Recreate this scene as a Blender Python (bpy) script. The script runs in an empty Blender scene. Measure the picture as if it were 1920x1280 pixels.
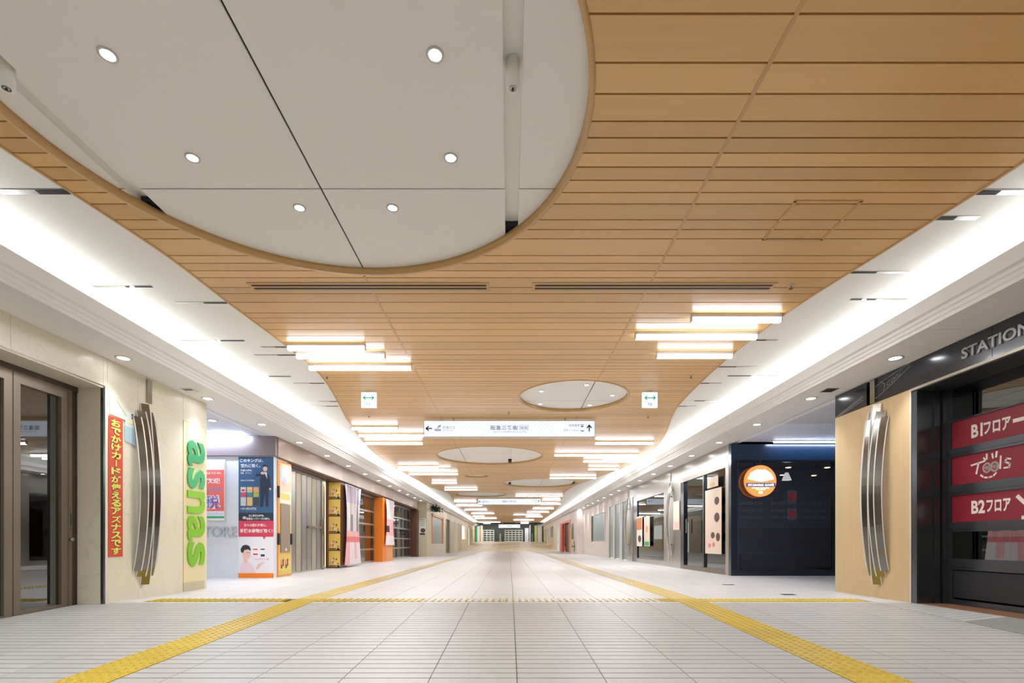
import bpy, math, random
from mathutils import Vector, Matrix
random.seed(7)
C = bpy.context.scene.collection
PI = math.pi
F = 950.0; U0 = 955.0; V0 = 1018.0; EYE = 0.65
H = 2.4; ZC = EYE + H            # underside of the timber ceiling
XW = 4.4                          # shop walls
Y0 = 5.56; SL = 0.037             # the near floor ramps down towards the camera

# ------------------------------------------------------------------ camera, world, exposure
cam = bpy.data.cameras.new('camera'); co = bpy.data.objects.new('camera', cam); C.objects.link(co)
cam.sensor_width = 36; cam.lens = 36 * F / 1920
cam.shift_x = (960 - U0) / 1920; cam.shift_y = (V0 - 640) / 1920
co.location = (0, 0, EYE); co.rotation_euler = (PI / 2, 0, 0); cam.clip_start = 0.02; cam.clip_end = 300
bpy.context.scene.camera = co
w = bpy.data.worlds.new('world'); bpy.context.scene.world = w; w.use_nodes = True
w.node_tree.nodes['Background'].inputs[0].default_value = (0.9, 0.95, 1, 1)
w.node_tree.nodes['Background'].inputs[1].default_value = 0.3
vs = bpy.context.scene.view_settings
vs.view_transform = 'Standard'; vs.look = 'None'; vs.gamma = 1; vs.use_curve_mapping = False
vs.exposure = 1.72
BAR = 3.6; COVE = 2.4; BARL = 30.0; SPOT = 14.0; SOFF = 7.0; BEAM_S = 26.0; BEAM_C = 12.0
bpy.context.scene.cycles.diffuse_bounces = 8; bpy.context.scene.cycles.sample_clamp_indirect = 4

# ------------------------------------------------------------------ materials
def lin(c):
    o = []
    for v in c[:3]:
        v = v / 255
        o.append(v / 12.92 if v <= .04045 else ((v + .055) / 1.055) ** 2.4)
    return (*o, 1)
MC = {}
def mat(name, col, rough=.5, metal=0., emit=0., noise=0., nscale=(6, 6, 6), spec=.5, tint=0., bump=0., ecol=None, coat=0.):
    if name in MC: return MC[name]
    m = bpy.data.materials.new(name); m.use_nodes = True; nt = m.node_tree
    b = nt.nodes['Principled BSDF']; L = nt.links
    b.inputs['Base Color'].default_value = lin(col); b.inputs['Roughness'].default_value = rough
    b.inputs['Metallic'].default_value = metal; b.inputs['Specular IOR Level'].default_value = spec
    b.inputs['Coat Weight'].default_value = coat; b.inputs['Coat Roughness'].default_value = .12
    if emit: b.inputs['Emission Color'].default_value = lin(ecol or col); b.inputs['Emission Strength'].default_value = emit
    if noise or tint or bump:
        tc = nt.nodes.new('ShaderNodeNewGeometry'); mp = nt.nodes.new('ShaderNodeMapping')
        mp.inputs['Scale'].default_value = nscale; L.new(tc.outputs['Position'], mp.inputs['Vector'])
        nz = nt.nodes.new('ShaderNodeTexNoise'); nz.inputs['Scale'].default_value = 1; nz.inputs['Detail'].default_value = 5
        L.new(mp.outputs[0], nz.inputs['Vector'])
        ma = nt.nodes.new('ShaderNodeMath'); ma.operation = 'MULTIPLY_ADD'
        L.new(nz.outputs['Fac'], ma.inputs[0]); ma.inputs[1].default_value = noise * 2; ma.inputs[2].default_value = 1 - noise
        last = ma
        if tint:
            at = nt.nodes.new('ShaderNodeAttribute'); at.attribute_name = 'tint'
            m2 = nt.nodes.new('ShaderNodeMath'); m2.operation = 'MULTIPLY_ADD'
            L.new(at.outputs['Fac'], m2.inputs[0]); m2.inputs[1].default_value = tint * 2; m2.inputs[2].default_value = -tint
            m3 = nt.nodes.new('ShaderNodeMath'); m3.operation = 'ADD'; L.new(ma.outputs[0], m3.inputs[0]); L.new(m2.outputs[0], m3.inputs[1]); last = m3
        vm = nt.nodes.new('ShaderNodeVectorMath'); vm.operation = 'SCALE'; vm.inputs[0].default_value = lin(col)[:3]
        L.new(last.outputs[0], vm.inputs['Scale']); L.new(vm.outputs[0], b.inputs['Base Color'])
        if bump:
            bp = nt.nodes.new('ShaderNodeBump'); bp.inputs['Strength'].default_value = bump; bp.inputs['Distance'].default_value = .01
            L.new(nz.outputs['Fac'], bp.inputs['Height']); L.new(bp.outputs[0], b.inputs['Normal'])
    MC[name] = m; return m
def glass(name, tint=(255, 255, 255), refl=.10, rough=.0, alpha=1.0):
    if name in MC: return MC[name]
    m = bpy.data.materials.new(name); m.use_nodes = True; nt = m.node_tree; nt.nodes.clear(); L = nt.links
    o = nt.nodes.new('ShaderNodeOutputMaterial'); mx = nt.nodes.new('ShaderNodeMixShader')
    t = nt.nodes.new('ShaderNodeBsdfTransparent'); t.inputs[0].default_value = lin(tint)
    g = nt.nodes.new('ShaderNodeBsdfGlossy'); g.inputs['Roughness'].default_value = rough; g.inputs[0].default_value = (.9, .93, .95, 1)
    fr = nt.nodes.new('ShaderNodeFresnel'); fr.inputs[0].default_value = 1.5
    ad = nt.nodes.new('ShaderNodeMath'); ad.operation = 'ADD'; ad.inputs[1].default_value = refl; ad.use_clamp = True
    L.new(fr.outputs[0], ad.inputs[0]); L.new(ad.outputs[0], mx.inputs[0]); L.new(t.outputs[0], mx.inputs[1]); L.new(g.outputs[0], mx.inputs[2]); L.new(mx.outputs[0], o.inputs[0])
    MC[name] = m; return m
WOOD = mat('oak_veneer', (216, 176, 116), .33, noise=.07, nscale=(1.2, 30, 30), tint=.09, spec=.62)
WOODD = mat('dark_joint', (56, 36, 20), .8)
TRIMW = mat('oak_trim', (200, 162, 108), .35, noise=.04)
WHITE = mat('ceiling_white', (238, 237, 230), .7, noise=.01)
COVEW = mat('cove_white', (230, 228, 224), .6)
JOINT = mat('joint_grey', (100, 100, 88), .7)
TILE = mat('floor_tile_stone', (198, 196, 195), .36, noise=.035, nscale=(5, 5, 5), tint=.02, spec=.28)
TILER = mat('ramp_tile_stone', (170, 168, 165), .42, noise=.06, nscale=(9, 9, 9), tint=.03)
FARR = mat('far_ramp_paving', (206, 192, 168), .5)
GROUT = mat('grout', (130, 124, 116), .9)
GRAN = mat('granite_grey', (128, 128, 122), .55, noise=.3, nscale=(60, 60, 60))
YEL = mat('tactile_yellow', (188, 162, 46), .35, noise=.08, nscale=(8, 8, 8), tint=.06)
YELP = mat('tactile_yellow_sheen', (214, 196, 148), .3, noise=.05)  # paler yellow: the floor's glossy reflection put into the colour
STEEL = mat('brushed_steel', (170, 168, 160), .2, 1.)
STEELD = mat('blackened_steel', (96, 102, 104), .22, .85)
STEELL = mat('satin_steel', (190, 187, 180), .28, 1., noise=.03, nscale=(1, 1, 30))
BRONZE = mat('bronze_frame', (128, 116, 100), .35, .6)
BRONZD = mat('bronze_dark', (84, 74, 66), .4, .5)
NAVY = mat('navy_paint', (10, 22, 38), .22, coat=.6)
NAVYB = mat('navy_fascia', (18, 48, 78), .3, coat=.5)
BLKGL = mat('black_gloss_panel', (28, 33, 42), .22, coat=.4)
BLACK = mat('matt_black', (34, 34, 37), .6)
DARK = mat('dark_interior', (38, 40, 42), .8)
RED = mat('shop_red', (128, 18, 34), .5)
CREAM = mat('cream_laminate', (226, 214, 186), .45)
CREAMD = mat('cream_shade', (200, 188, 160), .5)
PALE = mat('pale_wall', (214, 220, 230), .55)
PINKW = mat('pinkish_white_wall', (226, 214, 206), .5)
ORANGE = mat('orange_gloss', (232, 128, 34), .35)
ORANGEP = mat('orange_pale', (232, 160, 92), .45)
BROWN = mat('brown_panel', (92, 56, 38), .4)
BRZF = mat('bronze_fascia', (168, 146, 128), .35, .25)
BRZG = mat('fascia_grey_brown', (128, 116, 116), .4, .2)
INK = mat('ink_black', (40, 42, 46), .6)
WINK = mat('print_white', (238, 236, 230), .6)
GREENI = mat('print_green', (50, 170, 100), .5)
GLF = glass('shop_glass_soft', (225, 232, 232), .04, .4)
GL = glass('shop_glass', (205, 215, 215), .12)
GLD = glass('dark_glass', (172, 178, 182), .16)
GLN = glass('navy_glass', (170, 180, 200), .07)
LAMPW = mat('lamp_bar', (238, 242, 255), .4, emit=BAR)
LAMPC = mat('lamp_cove', (240, 244, 255), .4, emit=COVE)
LAMPD = mat('lamp_spot', (244, 246, 255), .4, emit=SPOT)
LAMPS = mat('lamp_sign', (206, 216, 232), .4, emit=.30)
RIMW = mat('lamp_rim', (205, 200, 192), .4)
MARBLE = mat('beige_marble', (222, 214, 192), .3, noise=.09, nscale=(2.2, 2.2, 1.6))
def veins(m, dark=(140, 136, 116), amount=.28):
    nt = m.node_tree; L = nt.links; b = nt.nodes['Principled BSDF']
    src = b.inputs['Base Color'].links[0].from_socket
    g = nt.nodes.new('ShaderNodeNewGeometry'); n = nt.nodes.new('ShaderNodeTexNoise'); n.inputs['Scale'].default_value = 1.4; n.inputs['Detail'].default_value = 6; n.inputs['Distortion'].default_value = 1.2
    L.new(g.outputs['Position'], n.inputs['Vector'])
    r = nt.nodes.new('ShaderNodeValToRGB'); cr = r.color_ramp; cr.elements[0].position = .485; cr.elements[0].color = (0, 0, 0, 1); cr.elements[1].position = .515; cr.elements[1].color = (0, 0, 0, 1)
    e = cr.elements.new(.5); e.color = (1, 1, 1, 1); L.new(n.outputs['Fac'], r.inputs[0])
    n2 = nt.nodes.new('ShaderNodeTexNoise'); n2.inputs['Scale'].default_value = .9; L.new(g.outputs['Position'], n2.inputs['Vector'])
    mu = nt.nodes.new('ShaderNodeMath'); mu.operation = 'MULTIPLY'; L.new(r.outputs[0], mu.inputs[0]); L.new(n2.outputs['Fac'], mu.inputs[1])
    m2 = nt.nodes.new('ShaderNodeMath'); m2.operation = 'MULTIPLY'; L.new(mu.outputs[0], m2.inputs[0]); m2.inputs[1].default_value = amount
    mx = nt.nodes.new('ShaderNodeMix'); mx.data_type = 'RGBA'; L.new(m2.outputs[0], mx.inputs[0]); L.new(src, mx.inputs[6]); mx.inputs[7].default_value = lin(dark)
    L.new(mx.outputs[2], b.inputs['Base Color'])
veins(MARBLE)
PLYW = mat('pale_wood_panel', (200, 174, 132), .4, noise=.10, nscale=(14, 14, 1.2))

# ------------------------------------------------------------------ mesh helpers
ID = ((0, 0, 0), (1, 0, 0), (0, 1, 0), (0, 0, 1))
def FX(y):  return ((0, y, 0), (1, 0, 0), (0, 0, 1), (0, -1, 0))       # faces the camera: s = X, t = Z, d towards camera
def FL(x):  return ((x, 0, 0), (0, 1, 0), (0, 0, 1), (1, 0, 0))        # left wall: s = Y, t = Z, d into the corridor
def FR(x):  return ((x, 0, 0), (0, -1, 0), (0, 0, 1), (-1, 0, 0))      # right wall: s = -Y
class MB:
    def __init__(s, fr=ID):
        s.v = []; s.f = []; s.mi = []; s.mats = []; s.tn = []; s.fr = [Vector(a) for a in fr]; s.sm = False
    def idx(s, m):
        if m not in s.mats: s.mats.append(m)
        return s.mats.index(m)
    def add(s, vs, fs, m, tint=None):
        o, a, b, n = s.fr; k = len(s.v); i = s.idx(m)
        for p in vs: s.v.append(o + a * p[0] + b * p[1] + n * p[2])
        for f in fs: s.f.append([k + j for j in f]); s.mi.append(i); s.tn.append(tint if tint is not None else .5)
    def box(s, x0, x1, y0, y1, z0, z1, m, tint=None):
        s.add([(x0, y0, z0), (x1, y0, z0), (x1, y1, z0), (x0, y1, z0), (x0, y0, z1), (x1, y0, z1), (x1, y1, z1), (x0, y1, z1)],
              [(0, 3, 2, 1), (4, 5, 6, 7), (0, 1, 5, 4), (1, 2, 6, 5), (2, 3, 7, 6), (3, 0, 4, 7)], m, tint); return s
    def rect(s, x0, x1, y0, y1, m, d=.002):   # thin printed patch with a little depth
        return s.box(x0, x1, y0, y1, 0, d, m)
    def prism(s, poly, z0, z1, m):
        n = len(poly); a = sum(poly[i][0] * poly[(i + 1) % n][1] - poly[(i + 1) % n][0] * poly[i][1] for i in range(n))
        if a < 0: poly = poly[::-1]
        vs = [(p[0], p[1], z0) for p in poly] + [(p[0], p[1], z1) for p in poly]
        s.add(vs, [tuple(range(n - 1, -1, -1)), tuple(range(n, 2 * n))] + [(i, (i + 1) % n, n + (i + 1) % n, n + i) for i in range(n)], m); return s
    def disc(s, cx, cy, rx, ry, z0, z1, m, n=20):
        return s.prism([(cx + rx * math.cos(2 * PI * i / n), cy + ry * math.sin(2 * PI * i / n)) for i in range(n)], z0, z1, m)
    def ring(s, cx, cy, r0, r1, z0, z1, m, n=48, a0=0, a1=2 * PI):
        vs = []; closed = abs(a1 - a0 - 2 * PI) < 1e-6; k = n if closed else n + 1
        for i in range(k):
            t = a0 + (a1 - a0) * i / n; c, q = math.cos(t), math.sin(t)
            vs += [(cx + r0 * c, cy + r0 * q, z0), (cx + r1 * c, cy + r1 * q, z0), (cx + r1 * c, cy + r1 * q, z1), (cx + r0 * c, cy + r0 * q, z1)]
        fs = []
        for i in range(n):
            a = 4 * i; b = 4 * ((i + 1) % k)
            for j in range(4): fs.append((a + j, a + (j + 1) % 4, b + (j + 1) % 4, b + j)[::-1])
        s.add(vs, fs, m); return s
    def tube(s, pts, r, m, n=6):
        P = [Vector(p) for p in pts]
        for a, b in zip(P[:-1], P[1:]):
            d = (b - a).normalized(); u = d.orthogonal().normalized(); w_ = d.cross(u)
            vs = []
            for q in (a, b):
                for i in range(n): t = 2 * PI * i / n; vs.append(q + u * r * math.cos(t) + w_ * r * math.sin(t))
            s.add(vs, [(i, (i + 1) % n, n + (i + 1) % n, n + i) for i in range(n)] + [tuple(range(n - 1, -1, -1)), tuple(range(n, 2 * n))], m)
        return s
    def ribbon(s, pts, wd, z0, z1, m):      # flat stroke through 2D points
        for (x0, y0), (x1, y1) in zip(pts[:-1], pts[1:]):
            l = math.hypot(x1 - x0, y1 - y0) or 1e-6; nx, ny = -(y1 - y0) / l * wd / 2, (x1 - x0) / l * wd / 2; ex, ey = (x1 - x0) / l * wd * .3, (y1 - y0) / l * wd * .3
            s.prism([(x0 + nx - ex, y0 + ny - ey), (x0 - nx - ex, y0 - ny - ey), (x1 - nx + ex, y1 - ny + ey), (x1 + nx + ex, y1 + ny + ey)], z0, z1, m)
        return s
    def text(s, body, x0, x1, y0, y1, m, d=.003, off=0., rot=0):
        vs, fs = glyphs(body, off)
        if rot:   # text reads downwards (turned a quarter clockwise)
            vs = [(y, -x) for x, y in vs]
        if not vs: return s
        ax = min(v[0] for v in vs); bx = max(v[0] for v in vs); ay = min(v[1] for v in vs); by = max(v[1] for v in vs)
        q = [(x0 + (v[0] - ax) / max(bx - ax, 1e-6) * (x1 - x0), y0 + (v[1] - ay) / max(by - ay, 1e-6) * (y1 - y0), d) for v in vs]
        s.add(q, fs, m); return s
    def raised(s, body, x0, x1, y0, y1, m, d0, d1, off=0., rot=0):
        s.text(body, x0, x1, y0, y1, m, d1, off, rot); nf = len(s.f)
        # walls around the glyph outlines
        vs, fs = glyphs(body, off); ed = {}
        for f in fs:
            for i in range(len(f)):
                e = (f[i], f[(i + 1) % len(f)]); ed[e] = 1
        base = len(s.v) - len(vs); n = s.fr[3]; add = {}
        mi = s.idx(m)
        for (a, b) in list(ed):
            if (b, a) in ed: continue
            for q in (a, b):
                if q not in add: add[q] = len(s.v); s.v.append(s.v[base + q] - n * (d1 - d0))
            s.f.append([base + a, add[a], add[b], base + b]); s.mi.append(mi); s.tn.append(.5)
        return s
    def build(s, name, parent=None, smooth=False):
        me = bpy.data.meshes.new(name); me.from_pydata([tuple(v) for v in s.v], [], s.f)
        for m in s.mats: me.materials.append(m)
        me.polygons.foreach_set('material_index', s.mi)
        at = me.attributes.new('tint', 'FLOAT', 'FACE'); at.data.foreach_set('value', s.tn)
        if smooth: me.polygons.foreach_set('use_smooth', [True] * len(me.polygons))
        me.update(); o = bpy.data.objects.new(name, me); C.objects.link(o)
        if parent: o.parent = parent
        return o
GC = {}
def glyphs(body, off=0.):
    k = (body, off)
    if k in GC: return GC[k]
    cu = bpy.data.curves.new('t', 'FONT'); cu.body = body; cu.size = 1; cu.offset = off; cu.resolution_u = 3
    ob = bpy.data.objects.new('t', cu); me = bpy.data.meshes.new_from_object(ob)
    vs = [(v.co.x, v.co.y) for v in me.vertices]; fs = []
    for p in me.polygons:
        f = list(p.vertices)
        ar = sum(vs[f[i]][0] * vs[f[(i + 1) % len(f)]][1] - vs[f[(i + 1) % len(f)]][0] * vs[f[i]][1] for i in range(len(f)))
        fs.append(f if ar > 0 else f[::-1])
    bpy.data.objects.remove(ob); bpy.data.curves.remove(cu); bpy.data.meshes.remove(me)
    GC[k] = (vs, fs); return GC[k]
def tag(o, label=None, cat=None, group=None, kind=None):
    if label: o['label'] = label
    if cat: o['category'] = cat
    if group: o['group'] = group
    if kind: o['kind'] = kind
    return o
def empty(name, loc=(0, 0, 0), label=None, cat=None, group=None, kind=None):
    o = bpy.data.objects.new(name, None); C.objects.link(o); o.empty_display_size = .1
    o.location = loc; tag(o, label, cat, group, kind); return o
def part(mb, name, root, smooth=False, label=None, kind=None):
    off = Vector(root.location)                    # parts are modelled in world coordinates, stored local to their thing
    mb.v = [Vector(v) - off for v in mb.v]
    o = mb.build(name, root, smooth)
    if label: o['label'] = label
    if kind: o['kind'] = kind
    return o
def sub(mb, name, par, smooth=False):
    return part(mb, name, par, smooth) if par.parent is None else _sub(mb, name, par, smooth)
def _sub(mb, name, par, smooth):
    off = Vector(par.parent.location); mb.v = [Vector(v) - off for v in mb.v]
    return mb.build(name, par, smooth)
def copy_tree(o, parent=None):
    c = o.copy(); C.objects.link(c)
    if parent: c.parent = parent
    for ch in list(o.children): copy_tree(ch, c)
    return c
ORD = ['first', 'second', 'third', 'fourth', 'fifth', 'sixth', 'seventh', 'eighth', 'ninth', 'tenth', 'eleventh', 'twelfth', 'thirteenth', 'fourteenth', 'fifteenth', 'sixteenth', 'seventeenth', 'eighteenth', 'nineteenth', 'twentieth']
def nth(i):
    if i < 20: return ORD[i]
    t = {2: 'twenty', 3: 'thirty', 4: 'forty', 5: 'fifty'}[(i + 1) // 10]; r = (i + 1) % 10
    return t + '-' + ORD[r - 1] if r else {'twenty': 'twentieth', 'thirty': 'thirtieth', 'forty': 'fortieth', 'fifty': 'fiftieth'}[t]
def rz(y): return -SL * (Y0 - y) if y < Y0 else (0 if y < 41 else .044 * (y - 41))

# ================================================================== FLOOR
floor = MB()
for a, b in ((-6, Y0), (Y0, 41), (41, 61)):
    za, zb = rz(a) - .02, rz(b) - .02
    floor.add([(-9.5, a, za), (9.5, a, za), (9.5, b, zb), (-9.5, b, zb), (-9.5, a, za - .15), (9.5, a, za - .15), (9.5, b, zb - .15), (-9.5, b, zb - .15)],
              [(0, 1, 2, 3), (7, 6, 5, 4), (0, 4, 5, 1), (2, 6, 7, 3), (1, 5, 6, 2), (3, 7, 4, 0)], GROUT)
floor_o = tag(floor.build('floor'), kind='structure')
T = .485; XP = .043
def tile_mb(mb, x0, x1, y0, y1, m, groove, tint):
    g = .0022
    x0 += g; x1 -= g
    if groove:
        n = max(1, round((y1 - y0) / .097)); st = (y1 - y0) / n
        for k in range(n):
            a = y0 + k * st + .0055; b = y0 + (k + 1) * st - .0055
            za, zb = rz(a), rz(b)
            mb.add([(x0, a, za), (x1, a, za), (x1, b, zb), (x0, b, zb), (x0, a, za - .012), (x1, a, za - .012), (x1, b, zb - .012), (x0, b, zb - .012)],
                   [(0, 1, 2, 3), (0, 4, 5, 1), (2, 6, 7, 3), (1, 5, 6, 2), (3, 7, 4, 0)], m, tint)
        mb.add([(x0, y0, rz(y0) - .012), (x1, y0, rz(y0) - .012), (x1, y1, rz(y1) - .012), (x0, y1, rz(y1) - .012)], [(0, 1, 2, 3)], WOODG, tint)
    else:
        a = y0 + g; b = y1 - g; za, zb = rz(a), rz(b)
        mb.add([(x0, a, za), (x1, a, za), (x1, b, zb), (x0, b, zb), (x0, a, za - .015), (x1, a, za - .015), (x1, b, zb - .015), (x0, b, zb - .015)],
               [(0, 1, 2, 3), (0, 4, 5, 1), (2, 6, 7, 3), (1, 5, 6, 2), (3, 7, 4, 0)], m, tint)
WOODG = mat('groove_shade', (58, 55, 50), .9)
SX = {'L': (-2.47, -2.17), 'R': (1.87, 2.19)}
CY0, CY1 = 5.61, 5.91
def xcells(xa, xb):
    xs = [xa]; k = math.ceil((xa - XP) / T)
    while XP + k * T < xb - 1e-4:
        if XP + k * T > xs[-1] + .02: xs.append(XP + k * T)
        k += 1
    xs.append(xb); return [(a, b) for a, b in zip(xs[:-1], xs[1:]) if b - a > .01]
def cells(lo, hi):
    out = []
    for a, b in ((lo, SX['L'][0]), (SX['L'][1], SX['R'][0]), (SX['R'][1], hi)): out += xcells(a, b)
    return out
# ramp rows (grooved, one object per tile)
ys = [Y0 - .02 - k * T for k in range(0, 7)]
for i in range(6):
    y1, y0 = ys[i], ys[i + 1]
    for a, b in cells(-4.62, 4.0):
        mb = MB(); tile_mb(mb, a, b, y0, y1, TILER, True, random.random()); mb.build('floor_tile', floor_o)
near = MB()
k = ys[6]
while k > -6:
    for a, b in cells(-4.62, 4.0): tile_mb(near, a, b, max(k - T, -6), k, TILER, True, random.random())
    k -= T
tag(near.build('floor_tiles_behind', floor_o), kind='stuff')
# level rows
yrow = [CY1 + k * T for k in range(0, 74)]
nt_ = 0
for a, b in xcells(-7.9, 8.2):
    mb = MB(); tile_mb(mb, a, b, Y0 - .02, CY0, TILE, False, random.random()); mb.build('floor_tile', floor_o)
for i in range(0, 5):
    for a, b in cells(-7.4, 7.8):
        mb = MB(); tile_mb(mb, a, b, yrow[i], yrow[i + 1], TILE, False, random.random()); mb.build('floor_tile', floor_o); nt_ += 1
far = MB()
for a, b in ((-9.5, -4.05), (4.05, 9.5)):
    for xa, xb in xcells(a, b): tile_mb(far, xa, xb, CY0, CY1, TILE, False, .5)
y = yrow[5]
while y < 60.5:
    for a, b in (xcells(-5.3, 5.3) if y >= 40.6 else cells(-5.3 if y > 10.2 else -9.5, 5.3 if y > 10.2 else 9.5)): tile_mb(far, a, b, y, y + T, TILE if y < 41 else FARR, False, random.random())
    y += T
tag(far.build('far_floor_tiles', floor_o), kind='stuff')
# door-side wedge at the right: the ramp meets the level sill
wz = lambda x, y: rz(y) + (0 - rz(y)) * max(0, (x - 4.0) / .4) + .001
def wedge(y0, y1, m, name, rows=1, slope=.0):
    mb = MB(); n = rows; st = (y1 - y0) / n
    for k in range(n):
        a = y0 + k * st + .004; b = y0 + (k + 1) * st - .004
        q = [(4.004, a), (4.396, a + slope), (4.396, b + slope), (4.004, b)]
        vs = [(x, yy, wz(x, yy)) for x, yy in q] + [(x, yy, wz(x, yy) - .014) for x, yy in q]
        mb.add(vs, [(0, 1, 2, 3), (0, 4, 5, 1), (2, 6, 7, 3), (1, 5, 6, 2), (3, 7, 4, 0)], m)
    mb.add([(4.0, y0, rz(y0) - .014), (4.4, y0, -.014), (4.4, y1, -.014), (4.0, y1, rz(y1) - .014)], [(0, 1, 2, 3)], WOODG)
    return mb.build(name, floor_o)
wedge(5.02, Y0 - .02, TILER, 'floor_tile', 5); wedge(4.46, 5.02, TILER, 'floor_tile', 6, .0)
wedge(3.92, 4.46, GRAN, 'granite_slab'); wedge(3.3, 3.92, GRAN, 'granite_slab'); wedge(2.6, 3.3, GRAN, 'granite_slab'); wedge(1.0, 2.6, GRAN, 'granite_slab')
mb = MB(); mb.box(4.4, 4.76, -2, Y0 - .01, -.02, .0, mat('brown_sill', (122, 84, 54), .5)); mb.build('door_sill', floor_o)
# tactile paving
def tactile(name, x0, y0, sx, sy, kind, base, parent):
    mb = MB(); q = [(x0 + .002, y0 + .002), (x0 + sx - .002, y0 + .002), (x0 + sx - .002, y0 + sy - .002), (x0 + .002, y0 + sy - .002)]
    vs = [(a, b, rz(b) + .003) for a, b in q] + [(a, b, rz(b) - .01) for a, b in q]; t = random.random()
    mb.add(vs, [(0, 1, 2, 3), (0, 4, 5, 1), (2, 6, 7, 3), (1, 5, 6, 2), (3, 7, 4, 0)], base, t)
    if kind == 'dot':
        for i in range(5):
            for j in range(5):
                cx = x0 + sx * (i + .5) / 5; cy = y0 + sy * (j + .5) / 5; z = rz(cy) + .003
                v = []
                for r, h in ((.016, 0), (.010, .006)):
                    for k in range(8): v.append((cx + r * math.cos(k * PI / 4), cy + r * math.sin(k * PI / 4), z + h))
                mb.add(v, [(k, (k + 1) % 8, 8 + (k + 1) % 8, 8 + k) for k in range(8)] + [tuple(range(8, 16))], YEL, t)
    elif kind == 'bar':
        for i in range(4):
            cx = x0 + sx * (i + .5) / 4; mb.box(cx - .014, cx + .014, y0 + .02, y0 + sy - .02, rz(y0), rz(y0) + .009, YEL, t)
    return mb.build(name, parent)
tl = MB(); tl.box(SX['L'][0], SX['L'][1], CY0, CY1, -.012, -.006, GROUT)
y = CY0 - .3
for side in 'LR':
    x0, x1 = SX[side]; y = CY0
    while y > 2.0:
        tactile('tactile_tile', x0, y - .3, x1 - x0, .3, 'dot', YEL, floor_o); y -= .3
    nb = MB()
    mbx = MB(); 
    y = CY0
    while y < 8.4:
        tactile('tactile_tile', x0, y, x1 - x0, .3, 'dot', YEL if y < CY1 else YELP, floor_o); y += .3
    st = MB(); y += .0
    while y < 41:
        st.add([(x0, y + .004, .004), (x1, y + .004, .004), (x1, y + .296, .004), (x0, y + .296, .004)], [(0, 1, 2, 3)], YELP)
        for i in range(4):
            cx = x0 + (x1 - x0) * (i + .5) / 4; st.add([(cx - .014, y + .02, .008), (cx + .014, y + .02, .008), (cx + .014, y + .28, .008), (cx - .014, y + .28, .008)], [(0, 1, 2, 3)], YELP)
        y += .3
    tag(st.build('far_tactile_strip', floor_o), kind='stuff')
x = -4.05
while x < 3.95:
    inL = SX['L'][0] - .29 < x < SX['L'][1] - .01; inR = SX['R'][0] - .29 < x < SX['R'][1] - .01
    if not (inL or inR):
        mid = SX['L'][1] <= x + .01 and x < SX['R'][0] - .25
        wdt = .3
        if x < SX['L'][0] and x + .3 > SX['L'][0]: wdt = SX['L'][0] - x
        tactile('tactile_tile', x, CY0, wdt, .3, 'bar' if x < 1.9 else 'dot', TILE if (mid and x > -1.2) else YEL, floor_o); x += wdt
    else:
        x = SX['L'][1] if inL else SX['R'][1]
tactile('tactile_tile', SX['R'][0] - .03 - .12, CY0, .15, .3, 'dot', YEL, floor_o)
# small floor hatches
for k_, (u, v, wd, ln, lab) in enumerate(((1478, 1114.5, .16, .05, 'small dark metal floor plate before the navy cafe window'), (1366, 1096, .17, .05, 'small dark metal floor plate nearer the cafe door'))):
    Y = F * EYE / (v - V0); X = (u - U0) / F * Y
    o = MB().box(X - wd / 2, X + wd / 2, Y - ln, Y + ln, .0005, .004, STEELD); o = o.build('floor_plate'); tag(o, lab, 'floor plate')

# ================================================================== CEILING
UN = .0488 * H
seq = [2, 1.5, 1.5, 1, 1, 1, 1, 1, 1, 1.5, 1, 1, 2, 1, 1, 1, 1.5, 1, 1.5, 2, 1, 1, 1.5, 1.5, 1.5]
rows = []; y = .9577 * H; i = 0
while y < 60: rows.append((y, y + seq[i % len(seq)] * UN)); y += seq[i % len(seq)] * UN; i += 1
y = .9577 * H; i = 5
while y > -6: d = seq[i % len(seq)] * UN; rows.insert(0, (y - d, y)); y -= d; i += 3
eR = [(-3, 1.36), (1, 1.36), (1.323, 1.344), (1.649, 1.293), (2.21, 1.198), (2.853, 1.176), (3.64, 1.218), (4.0, 1.28), (4.63, 1.42), (5.337, 1.52), (6.5, 1.52), (7.7, 1.32), (8.94, 1.13), (10.1, 1.09), (12.3, 1.24), (15.8, 1.41), (20, 1.4), (26, 1.4)]
eL = [(-3, 1.3), (1, 1.3), (1.27, 1.277), (1.489, 1.235), (1.766, 1.186), (2.106, 1.164), (2.56, 1.126), (2.987, 1.116), (3.545, 1.2), (4.11, 1.307), (5.25, 1.46), (6.57, 1.51), (7.98, 1.445), (9.05, 1.40), (10.2, 1.22), (12.8, 1.36), (15.3, 1.35), (20, 1.38), (26, 1.4)]
def ev(tb, y):
    y = y / H
    if y <= tb[0][0]: return tb[0][1] * H
    for i in range(len(tb) - 1):
        if tb[i][0] <= y <= tb[i + 1][0]:
            p0 = tb[max(i - 1, 0)]; p1 = tb[i]; p2 = tb[i + 1]; p3 = tb[min(i + 2, len(tb) - 1)]; t = (y - p1[0]) / (p2[0] - p1[0]); h = p2[0] - p1[0]
            m1 = (p2[1] - p0[1]) / max(p2[0] - p0[0], 1e-6) * h; m2 = (p3[1] - p1[1]) / max(p3[0] - p1[0], 1e-6) * h
            return ((2 * t**3 - 3 * t**2 + 1) * p1[1] + (t**3 - 2 * t**2 + t) * m1 + (-2 * t**3 + 3 * t**2) * p2[1] + (t**3 - t**2) * m2) * H
    return tb[-1][1] * H
k26 = H / 2.6
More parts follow.
